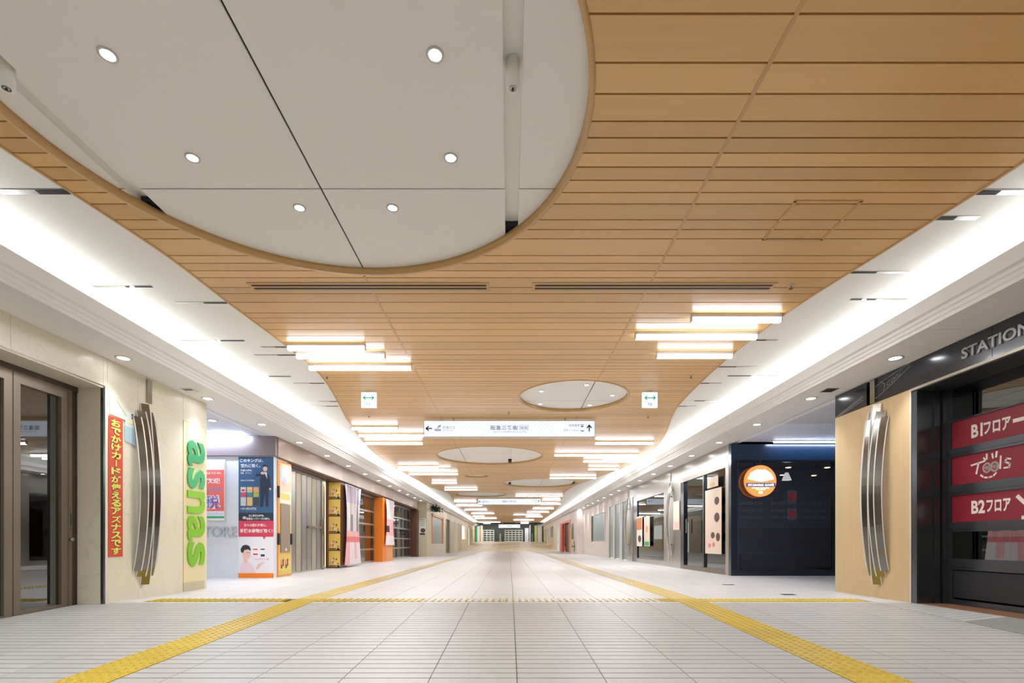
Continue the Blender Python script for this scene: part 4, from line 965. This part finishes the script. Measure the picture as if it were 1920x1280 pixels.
mb = MB(R0); mb.raised('STATIONERY', -4.92, -3.98, 2.43, 2.535, mat('letter_grey', (150, 148, 144), .35, .2), 0, .012, .02); part(mb, 'lettering', root)
mb = MB(R0); LN = mat('line_grey', (126, 130, 134), .5)
for pts in ([(-6.16, 2.5), (-5.98, 2.56), (-5.55, 2.63)], [(-6.15, 2.37), (-5.98, 2.42), (-5.56, 2.59)], [(-6.0, 2.56), (-5.93, 2.51), (-5.96, 2.43)], [(-6.84, 2.34), (-6.3, 2.48)], [(-6.8, 2.34), (-6.3, 2.46)], [(-6.74, 2.34), (-6.3, 2.43)], [(-6.16, 2.35), (-6.0, 2.42)]): mb.ribbon(pts, .007, 0, .003, LN)
a_ = math.atan2(.2, .45)
vs, fs = glyphs('COPIC', .0); mnx = min(v[0] for v in vs); mxx = max(v[0] for v in vs)
qv = [(-5.9 + (v[0] - mnx) / (mxx - mnx) * .24, 2.475 + v[1] * .07 + (v[0] - mnx) / (mxx - mnx) * .07, .003) for v in vs]; mb.add(qv, fs, LN)
part(mb, 'line_drawing', root)
# steel jamb + overhead door
root = empty('steel_jamb', (4.56, 5.56, 0), 'polished black steel door jamb beside the pale wood wall', 'door jamb')
part(MB().box(4.44, 4.60, 5.50, 5.56, 0, 2.31, STEELD), 'profile', root)
for a, b, d in ((4.40, 4.44, .03), (4.455, 4.465, .012), (4.6, 4.66, .02), (4.675, 4.73, .04)): part(MB().box(a, b, 5.50 - d, 5.56, 0, 2.31, STEELD), 'profile', root)
dr = empty('door_2', (4.73, 4, 0), kind='structure'); RD = FR(4.73)
ya, yb = .5, 5.46
RL = mat('door_rail', (84, 88, 92), .25, .75)
part(MB().box(4.4, 4.95, ya, 5.56, 2.3, 2.33, BLACK), 'head', dr)
bands = [(.0, .055, 'r'), (.055, .37, 'b'), (.37, .485, 'r'), (.485, .77, 'g'), (.77, .87, 'r'), (.87, 1.155, 'd'), (1.155, 1.265, 'r'), (1.265, 1.565, 'd'), (1.565, 1.655, 'r'), (1.655, 1.94, 'd'), (1.94, 1.955, 'r'), (1.955, 2.3, 'g')]
for z0, z1, k in bands:
    if k == 'r':
        part(MB(RD).box(-yb, -ya, z0, z1, -.04, .0, RL), 'rail', dr)
        if z1 - z0 > .08: part(MB(RD).box(-yb, -ya, z0 + .3 * (z1 - z0), z0 + .42 * (z1 - z0), 0, .008, RL), 'rail_bead', dr)
    elif k == 'b': part(MB(RD).box(-yb + .05, -ya, z0 + .02, z1 - .01, -.03, -.012, BLACK), 'panel', dr); part(MB(RD).box(-yb, -yb + .05, z0, z1, -.04, 0, RL), 'stile', dr)
    elif k == 'g':
        part(MB(RD).box(-yb + .03, -ya, z0, z1, -.03, -.022, glass('door_glass', (70, 76, 80), .16)), 'pane', dr); part(MB(RD).box(-yb, -yb + .03, z0, z1, -.04, 0, RL), 'stile', dr)
    else:
        part(MB(RD).box(-yb + .03, -ya, z0, z1, -.05, -.014, RED), 'red_board', dr); part(MB(RD).box(-yb, -yb + .03, z0, z1, -.04, 0, RL), 'stile', dr)
FI = mat('board_lettering', (222, 210, 200), .45); RT = FR(4.744)
mb = MB(RT); mb.text('B1', -5.20, -5.075, 1.725, 1.86, FI, .003, .035); mb.text('フロア', -5.065, -4.79, 1.73, 1.855, FI, .003, .035); arrow(mb, -4.58, 1.8, .36, .035, 0, FI, .003); part(mb, 'lettering', dr)
mb = MB(RT); mb.text('B2', -5.20, -5.05, .95, 1.085, FI, .003, .035); mb.text('フロア', -5.035, -4.79, .955, 1.08, FI, .003, .035); arrow(mb, -4.62, .98, .3, .035, -PI / 4, FI, .003); part(mb, 'lettering', dr)
mb = MB(RT); rb = lambda pts, w_=.017: mb.ribbon([(-5.20 + x * .4, 1.28 + y_ * .27) for x, y_ in pts], w_, 0, .003, FI)
rb([(.0, .62), (.36, .70)]); rb([(.2, .66), (.14, .28)])
for cx in (.42, .62):
    rb([(cx + .09 * math.cos(t * PI / 6), .44 + .16 * math.sin(t * PI / 6)) for t in range(13)]); rb([(cx + .03 * math.cos(t * PI / 3), .44 + .05 * math.sin(t * PI / 3)) for t in range(7)], .012)
rb([(.78, .78), (.76, .34)]); rb([(1.02, .62), (.92, .66), (.88, .55), (1.0, .46), (.98, .34), (.86, .34)])
rb([(.34, .82), (.38, .72)]); rb([(.42, .94), (.42, .76)]); rb([(.56, .92), (.58, .76)]); rb([(.68, .96), (.66, .78)], .02)
rb([(.26, .2), (.34, .1), (.46, .07), (.58, .1), (.66, .2)]); part(mb, 'lettering', dr)
# shelf seen through the low pane
root = empty('magazine_shelf', (5.2, 4.8, 0), 'dim shelf of papers behind the low door window', 'shelf')
part(MB().box(5.1, 5.6, 2.5, 5.3, .3, .45, DARK).box(5.5, 5.6, 2.5, 5.3, .45, 1.2, DARK), 'rack', root)
for i in range(6): part(MB().box(5.2, 5.24, 3.0 + i * .4, 3.3 + i * .4, .45, .75, (WINK, CREAMD, PALE)[i % 3]), 'paper', root)
MB().box(6.9, 7.0, -2, 6.7, -.2, 2.65, DARK).build('wall_inner_right')['kind'] = 'structure'

# ================================================================== RIGHT passage
pr = empty('trim_4', (7, 8.4, 2.65), kind='structure')
SLG = mat('slat_grey', (212, 212, 218), .5)
y = 6.84
while y < 8.5: part(MB().box(4.47, 9.5, y + .006, y + .115, 2.66, 2.675, SLG), 'ceiling_slat', pr); y += .12
part(MB().box(4.47, 9.5, 6.84, 8.52, 2.69, 2.7, DARK), 'slat_backing', pr); part(MB().box(4.47, 9.5, 8.53, 10.05, 2.66, 2.68, mat('passage_blue', (222, 230, 244), .5)), 'passage_ceiling', pr)
root = empty('passage_light', (6, 9.95, 2.63), 'cool white tube light above the navy cafe front', 'light'); part(MB().box(5.2, 7.6, 9.93, 9.97, 2.62, 2.645, mat('lamp_cool', (214, 228, 255), .4, emit=8.)), 'tube', root)
part(MB().box(5.15, 7.65, 9.9, 10.0, 2.645, 2.66, RIMW), 'housing', root)
root = empty('spy_dome', (5.6, 7.9, 2.65), 'tiny dark dome camera in the right slatted ceiling', 'camera'); part(MB().disc(5.6, 7.9, .025, .025, 2.63, 2.66, INK, 12), 'dome', root)
for u, v, lab, m in ((1555, 731, 'small dark square vent in the right soffit', INK), (355.6, 731, 'small pale square vent in the left soffit', RIMW)):
    Y = F * 2.0 / (V0 - v); X = (u - U0) / F * Y; root = empty('soffit_vent', (X, Y, SB), lab, 'vent', 'soffit vents')
    part(MB().box(X - .075, X + .075, Y - .08, Y + .08, SB - .006, SB - .001, BRONZE if m is INK else RIMW), 'frame', root); part(MB().box(X - .055, X + .055, Y - .06, Y - .005, SB - .008, SB - .005, INK if m is INK else JOINT).box(X - .055, X + .055, Y + .005, Y + .06, SB - .008, SB - .005, INK if m is INK else COVEW), 'grille', root)

# ================================================================== CAFE
root = empty('cafe_shopfront', (5.6, 10.1, 0), 'dark navy glazed cafe front with a round glowing sign', 'shopfront'); fr = FX(10.1)
cx_ = lambda u: (u - 955) * 10.1 / 950; cz_ = lambda v: .65 + (1018 - v) * 10.1 / 950
part(MB(fr).box(4.42, 9.4, 2.31, 2.62, -.1, .0, NAVYB), 'fascia', root); part(MB(fr).box(4.42, 9.4, 2.27, 2.31, -.1, .01, NAVY), 'head_rail', root)
part(MB(fr).box(4.42, 4.545, 0, 2.27, -.1, .0, NAVY), 'corner_post', root); part(MB(fr).box(4.545, 9.4, 0, .11, -.1, 0, NAVY), 'bottom_rail', root)
part(MB(fr).box(6.47, 6.55, .11, 2.27, -.1, 0, NAVY), 'mullion', root); part(MB(fr).box(4.545, 6.47, .11, 2.27, -.06, -.05, GLN), 'pane', root); part(MB(fr).box(6.55, 9.4, .11, 2.27, -.06, -.05, GLN), 'pane', root)
part(MB(fr).box(4.545, 4.57, .11, 2.27, -.05, -.01, NAVYB), 'inner_bead', root)
mb = MB(FX(10.149)); FNT = mat('window_film', (62, 76, 92), .5)
for v in (942, 957, 969):
    for a in (1386, 1447, 1505): mb.text('CHOCO CRO', cx_(a), cx_(a + 46), cz_(v + 3.2), cz_(v - 2.2), FNT, .004, .02)
part(mb, 'window_lettering', root)
# round sign
root = empty('round_sign', (4.965, 10.0, 1.88), 'round glowing orange and white cafe sign hung at the navy window', 'sign')
fr = ((4.965, 10.06, 1.88), (1, 0, 0), (0, 0, 1), (0, -1, 0)); R = .31
LO = mat('lit_orange', (208, 158, 84), .5, emit=.28); LR = mat('lit_rim', (236, 120, 70), .5, emit=.4); LWH = mat('lit_white', (244, 240, 255), .5, emit=.6); LBL = mat('lit_blue', (62, 74, 150), .5, emit=.25)
part(MB(fr).disc(0, 0, R, R, 0, .05, LO, 48), 'disc', root); part(MB(fr).ring(0, 0, R * .965, R, .0, .055, LR, 48), 'rim', root)
mb = MB(fr)
for i in range(5):
    a0 = math.radians(12 + i * 31.2); a1 = math.radians(12 + i * 31.2 + 30); n_ = 1 if i != 2 else 1
    r0, r1 = R * .05, R * (.86, .84, .8, .84, .86)[i]; o_ = -.02
    mb.prism([(r0 * math.cos(a0), o_ + r0 * math.sin(a0)), (r1 * math.cos(a0), o_ + r1 * math.sin(a0)), (r1 * math.cos(a1), o_ + r1 * math.sin(a1)), (r0 * math.cos(a1), o_ + r0 * math.sin(a1))], .05, .056, LWH)
mb.rect(-R * .93, R * .93, -.115, -.045, LBL, .058)
mb.text('ST.MARC CAFÉ', -R * .82, R * .82, -.1, -.055, LWH, .061, .06); mb.text('FRESH BAKED', -R * .55, R * .55, -.15, -.13, LWH, .055, .03); mb.text('COFFEE', -R * .3, R * .3, -.18, -.163, LWH, .055, .03)
mb.rect(-.035, .035, -.25, -.205, LWH, .054); mb.ring(0, .0, .0, .0001, 0, .001, LWH, 3); part(mb, 'emblem', root)
part(MB(fr).tube([(0, R, .02), (0, .42, .02)], .008, BLACK), 'hanger', root)
# cafe inside
MB().box(4.6, 9.45, 15.0, 15.1, 0, 2.65, mat('cafe_back', (150, 164, 196), .7)).build('wall_cafe_back')['kind'] = 'structure'
MB().box(4.56, 9.45, 10.22, 15.0, 2.5, 2.55, mat('cafe_ceiling', (96, 112, 146), .6)).build('ceiling_cafe')['kind'] = 'structure'
root = empty('cafe_counter', (6, 11.6, 0), 'dim reddish counter inside the navy cafe', 'counter'); part(MB().box(4.8, 7.6, 11.5, 12.0, 0, .95, mat('counter_wood', (140, 92, 92), .5)), 'body', root); part(MB().box(4.75, 7.65, 11.45, 12.05, .95, 1.0, mat('counter_top', (70, 72, 76), .3)), 'top', root)
root = empty('cafe_table', (5.8, 10.8, 0), 'low grey table with stools behind the cafe window', 'table'); part(MB().box(4.9, 6.3, 10.7, 11.1, .42, .46, mat('table_grey', (130, 140, 156), .4)), 'top', root)
for x in (4.95, 6.2): part(MB().box(x, x + .05, 10.88, 10.93, 0, .42, STEELD), 'leg', root)
for (u, v, lab) in ((1478, 876, 'amber downlight in the cafe ceiling, left'), (1551, 876, 'amber downlight in the cafe ceiling, right'), (1526, 891, 'amber downlight deep in the cafe ceiling'), (1467, 890, 'amber downlight behind the cafe pendant lamp')):
    Y = F * 1.85 / (V0 - v); X = (u - U0) / F * Y; o = MB().disc(X, Y, .06, .06, 2.49, 2.5, mat('lamp_amber', (255, 190, 120), .4, emit=9), 14).build('cafe_downlight'); tag(o, lab, 'downlight', 'amber cafe downlights')
Y = 11.2; X = (1475 - U0) / F * Y; zt = .65 + (1018 - 886) * Y / F; zb = .65 + (1018 - 900) * Y / F
root = empty('pendant_lamp', (X, Y, zt), 'small pleated pendant lamp glowing inside the cafe', 'pendant lamp')
vs = []; n = 24
for r, z in ((.035, zt), (.1, zb)):
    for i in range(n): rr = r * (1 if i % 2 else .9); vs.append((X + rr * math.cos(2 * PI * i / n), Y + rr * math.sin(2 * PI * i / n), z))
mb = MB(); mb.add(vs, [(i, i + n, (i + 1) % n + n, (i + 1) % n) for i in range(n)], mat('lamp_shade', (255, 236, 196), .5, emit=1.0)); part(mb, 'shade', root); part(MB().tube([(X, Y, zt), (X, Y, 2.5)], .005, BLACK), 'cord', root)
for (v0, v1, lab, c) in ((919, 942, 'red drink poster high in the cafe window', RED), (953, 974, 'red drink poster low in the cafe window', RED)):
    poster_x(FX(10.175), 'drink_poster', (1475 - U0) * 10.2 / F, (1491.5 - U0) * 10.2 / F, .65 + (1018 - v1) * 10.2 / F, .65 + (1018 - v0) * 10.2 / F, lab, mat('poster_sand', (190, 170, 140), .5, emit=.08), [('d', (1483 - U0) * 10.2 / F, .65 + (1018 - (v0 + v1) / 2 - 1) * 10.2 / F, .075, .09, mat('drink_red', (190, 30, 36), .5, emit=.1))], th=.01)
# cafe side along the corridor
cs = empty('cafe_side_front', (4.42, 12, 0), 'satin steel cafe side wall with glazed sliding door facing the corridor', 'shopfront'); FR4 = FR(4.42)
for a, b in ((10.1, 13.08), (13.08, 15.8), (15.8, 18.6)): part(MB(FR4).box(-b + .002, -max(a, 10.21) - .002, 2.3, 2.645, -.1, 0, STEELL), 'header_panel', cs)
part(MB(FR4).box(-13.08, -10.21, 2.2, 2.3, -.1, .002, mat('frame_grey', (176, 168, 158), .35, .5)), 'door_head', cs)
part(MB(FR4).box(-10.36, -10.21, 0, 2.2, -.1, .002, mat('frame_grey', (176, 168, 158), .35, .5)), 'door_post', cs)
part(MB(FR4).box(-13.08, -12.85, 0, 2.3, -.16, -.0, NAVY), 'dark_post', cs)
part(MB(FR4).box(-12.85, -10.36, 0, .1, -.1, 0, BRONZE), 'threshold', cs)
part(MB(FR4).box(-11.62, -11.54, .1, 2.2, -.1, -.01, STEELD), 'door_stile', cs)
for a, b in ((11.62, 12.85), (10.36, 11.54)): part(MB(FR4).box(-b, -a, .1, 2.2, -.06, -.05, GL), 'pane', cs)
part(MB(FR4).tube([(-12.6, .9, .02), (-12.6, 1.25, .02)], .015, STEEL), 'handle', cs)
for a, b in ((13.08, 14.5),): part(MB(FR4).box(-b + .002, -a, 0, 2.3, -.1, 0, STEELL), 'steel_panel', cs)
part(MB(FR4).box(-17.6, -14.5, 2.1, 2.3, -.1, 0, STEELL), 'window_head', cs); part(MB(FR4).box(-17.6, -14.5, 0, .14, -.1, 0, STEELL), 'window_sill', cs)
part(MB(FR4).box(-18.2, -17.6, 0, 2.3, -.2, -.02, NAVY), 'dark_post', cs); part(MB(FR4).box(-18.6, -18.2, 0, 2.3, -.1, 0, STEELL), 'steel_panel', cs)
part(MB(FR4).box(-17.6, -14.5, .14, 2.1, -.06, -.05, GL), 'pane', cs)
# posters and mirrored interior behind that glass
MB().box(6.0, 6.1, 15.15, 61, 0, 2.65, mat('inner_right', (178, 172, 152), .7)).build('wall_inner_right')['kind'] = 'structure'
ydoor = lambda u: 4.42 * F / (u - 955)
PBG = mat('menu_blush', (234, 214, 196), .35)
s1, s0 = -ydoor(1354), -ydoor(1324)
poster_x(FR(4.41), 'dessert_menu', s0, s1, .42, 1.82, 'tall pale menu with chocolate pastries on the cafe door', PBG, [('d', s0 + .75 * (s1 - s0) , 1.55, .12, .085, CHOC), ('d', s0 + .75 * (s1 - s0), 1.2, .13, .1, CHOC), ('d', s0 + .5 * (s1 - s0), .82, .1, .07, CHOC), ('d', s0 + .82 * (s1 - s0), .78, .1, .09, CHOC), ('d', s0 + .3 * (s1 - s0), .6, .07, .05, DR), ('d', s0 + .55 * (s1 - s0), .62, .07, .05, DR)])
poster_x(FR(4.41), 'small_menu', -ydoor(1328), -ydoor(1348), 1.86, 2.08, 'small pale notice above the tall dessert menu', PBG, [('d', -ydoor(1337), 1.93, .12, .05, YPN)])
yy0, yy1 = ydoor(1195), ydoor(1205)
poster_x(FR(4.41), 'window_poster', -17.5, -16.8, .55, 1.55, 'orange and white poster on the second cafe window', WINK, [('r', -17.48, -16.82, 1.1, 1.5, ORANGE), ('d', -17.1, .8, .2, .12, CHOC)])
poster_x(FR(4.41), 'window_poster', -16.55, -15.9, .55, 1.5, 'pale green-edged poster on the second cafe window', PBG, [('r', -16.5, -15.95, .57, .7, GREENI), ('d', -16.2, 1.1, .15, .1, ORANGEP)])
poster_x(FR(4.41), 'door_notice', -13.9 + .3, -13.12, 1.0, 1.75, 'pale pink notice beside the steel blades', PBG, [('r', -13.5, -13.2, 1.05, 1.2, DP)])
o = MB(FR(4.5)).box(-17.4, -14.6, 1.5, 2.0, -.06, -.02, mat('lit_sign_inside', (200, 206, 255), .4, emit=.5)).build('lit_window_sign'); tag(o, 'bluish lit sign inside the second cafe window', 'sign')

# ================================================================== RIGHT beyond
w3 = empty('wall_right', (4.42, 30, 0), kind='structure')
seg(w3, 4.42, 1, 18.6, 30.0, 2.25, 2.65, PINKW, 'header_panel')
for a, b, m in ((18.6, 19.0, STEELL), (19.9, 20.3, PALE), (21.3, 21.6, PALE), (22.5, 23.4, PINKW), (27.2, 30.0, PINKW)): seg(w3, 4.42, 1, a, b, 0, 2.25, m)
seg(w3, 4.42, 1, 23.4, 27.2, 0, .75, PINKW, 'low_wall'); seg(w3, 4.42, 1, 23.4, 27.2, 2.1, 2.25, PINKW, 'lintel')
for a, b, lab in ((19.0, 19.9, 'tall glazed door panel after the cafe, nearer'), (20.3, 21.3, 'tall glazed door panel after the cafe, second'), (21.6, 22.5, 'tall glazed door panel after the cafe, third')):
    root = empty('glazed_bay', (4.42, a, 0), lab, 'glass door', 'glazed door panels')
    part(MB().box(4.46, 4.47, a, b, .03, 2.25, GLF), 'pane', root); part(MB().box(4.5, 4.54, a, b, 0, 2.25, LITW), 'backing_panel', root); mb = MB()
    for y in (a, b - .06): mb.box(4.42, 4.47, y, y + .06, 0, 2.25, STEELL)
    part(mb, 'frame', root)
root = empty('shop_window', (4.42, 25, .75), 'large pale shop window with a blue glow, far right', 'shop window'); part(MB().box(4.47, 4.48, 23.4, 27.2, .75, 2.1, GLF), 'pane', root)
part(MB().box(4.5, 4.54, 23.4, 25.0, .75, 2.1, mat('window_blue', (170, 206, 220), .5, emit=.2)), 'backing_panel', root); part(MB().box(4.5, 4.54, 25.0, 27.2, .75, 2.1, MIRR), 'backing_panel', root)
part(MB().box(4.4, 4.46, 23.35, 23.45, .7, 2.1, RIMW).box(4.4, 4.46, 27.15, 27.25, .7, 2.1, BRONZE), 'frame', root)
w4 = empty('wall_right', (4.0, 40, 0), kind='structure')
part(MB().box(4.0, 4.54, 30.0, 30.12, 0, 2.65, PINKW), 'end_panel', w4)
seg(w4, 4.0, 1, 30.1, 61, 2.2, 2.65, PINKW, 'header_panel')
for a, b, m in ((30.1, 33.2, PINKW), (39.4, 41, PALE), (43, 46, CREAM), (49, 52, PINKW), (54, 61, CREAMD)): seg(w4, 4.0, 1, a, b, 0, 2.2, m)
seg(w4, 4.0, 1, 46, 49, 0, 1.2, CREAM, 'low_wall')
RF = mat('red_frame', (224, 74, 52), .4)
root = empty('red_doorway', (4.0, 36, 0), 'bright red framed doorway in the far right wall', 'doorway')
part(MB().box(3.96, 4.12, 37.9, 39.4, 0, 2.19, RF), 'post', root); part(MB().box(3.96, 4.12, 33.2, 33.7, 0, 2.19, ORANGEP), 'post', root); part(MB().box(3.96, 4.12, 33.7, 37.9, 2.05, 2.19, RF), 'head', root)
part(MB().box(4.2, 4.25, 33.6, 38, 0, 2.05, mat('dark_door', (60, 58, 54), .4)), 'door', root)
root = empty('dark_window', (4.0, 31.8, 1), 'tall dark window above a small arrow sign, far right', 'window')
part(MB(FR(3.995)).box(-32.6, -31.0, .82, 1.95, 0, .03, CREAM), 'frame', root); part(MB(FR(3.965)).box(-32.4, -31.2, .9, 1.87, 0, .005, mat('olive_glass', (84, 84, 66), .3)), 'pane', root)
mb = MB(FR(3.995)); arrow(mb, -31.3, .45, .8, .07, 0, INK, .02); mb.disc(-32.2, .45, .12, .1, 0, .02, GREYI, 12); o = mb.build('arrow_sign'); tag(o, 'small black arrow sign on the pinkish wall below the dark window', 'sign')
for (a, b, m, lab) in ((41, 43, MIRR, 'pale glazed bay beyond the red doorway'), (46, 49, mat('greenish_mirror', (186, 204, 196), .3), 'greenish mirrored window far right'), (52, 54, MIRR, 'last pale glazed bay near the end, right')):
    root = empty('glazed_bay', (4.0, a, 0), lab, 'shop window', 'far right glazed bays'); part(MB().box(4.15, 4.2, a, b, 0, 2.2, m), 'backing_panel', root); mb = MB(); mb.box(4.0, 4.05, a, a + .08, 0, 2.2, STEELL); mb.box(4.0, 4.05, b - .08, b, 0, 2.2, STEELL); part(mb, 'frame', root)

# ================================================================== FAR END
we = empty('wall_far', (0, 60, .8), kind='structure'); fz = rz(60)
part(MB().box(-9, 9, 60.3, 60.5, fz - .1, 3.4, mat('end_green_grey', (96, 112, 108), .6)), 'back_wall', we)
part(MB().box(-3.9, 3.9, 58.9, 59.0, 2.95, 3.06, DARK), 'dark_header', we)
k = 59.5 / 950; ex = lambda u: (u - 955) * k; ez = lambda v: .65 + (1018 - v) * k
for (u0, u1, nv, lab) in ((906, 926, 3, 'pale grid shutter at the far end, left'), (947, 979.5, 5, 'pale grid shutter at the far end, centre')):
    root = empty('grid_shutter', (ex((u0 + u1) / 2), 59.5, fz), lab, 'shutter', 'far end shutters'); GP = mat('grid_pale', (206, 220, 212), .4)
    for j in range(6):
        z = ez(1015 - j * 4.1); part(MB().box(ex(u0), ex(u1), 59.45, 59.5, z, z + .09, GP), 'rail', root)
    for j in range(nv + 1):
        x = ex(u0 + (u1 - u0) * j / nv); part(MB().box(x - .04, x + .04, 59.44, 59.5, fz, ez(993.5), GP), 'mullion', root)
for (u0, u1, v0, m, nm, lab) in ((891.6, 894.6, 987, GREENI, 'green_panel', 'narrow green panel near the far end, left'), (901, 905.5, 985, CREAM, 'end_column', 'cream column at the far end, left'), (895, 900, 986, PALE, 'end_column', 'pale column at the far end, extreme left'), (984, 991, 990, PALE, 'end_column', 'pale column right of the far centre shutter'),
                                 (992.5, 994.5, 984, PALE, 'end_column', 'slim white post at the far end, right'), (1002, 1007, 985, mat('lime_panel', (190, 204, 140), .5), 'end_column', 'lime-green column at the far end, right'), (1008, 1016, 984, PALE, 'end_column', 'wide pale column at the far end, extreme right')):
    tag(MB().box(ex(u0), ex(u1), 59.2, 59.4, fz - .03, ez(v0), m).build(nm), lab, 'column')
for (u, lab) in ((938, 'pale standing figure-like display left of centre at the far end'), (998, 'pale standing display at the far right end')):
    tag(MB().box(ex(u - 1.5), ex(u + 1.5), 59.6, 59.8, fz - .03, ez(1000), mat('pale_disp', (150, 168, 160), .5)).build('display_stand'), lab, 'display')
for (u0, u1, v, lab) in ((908, 920, 984.5, 'bright ceiling light panel at the far end, left'), (976, 990, 984, 'bright ceiling light panel at the far end, right')):
    tag(MB().box(ex(u0), ex(u1), 57.5, 58.6, 2.9, 2.94, LAMPW).build('ceiling_light'), lab, 'light panel', 'far end light panels')
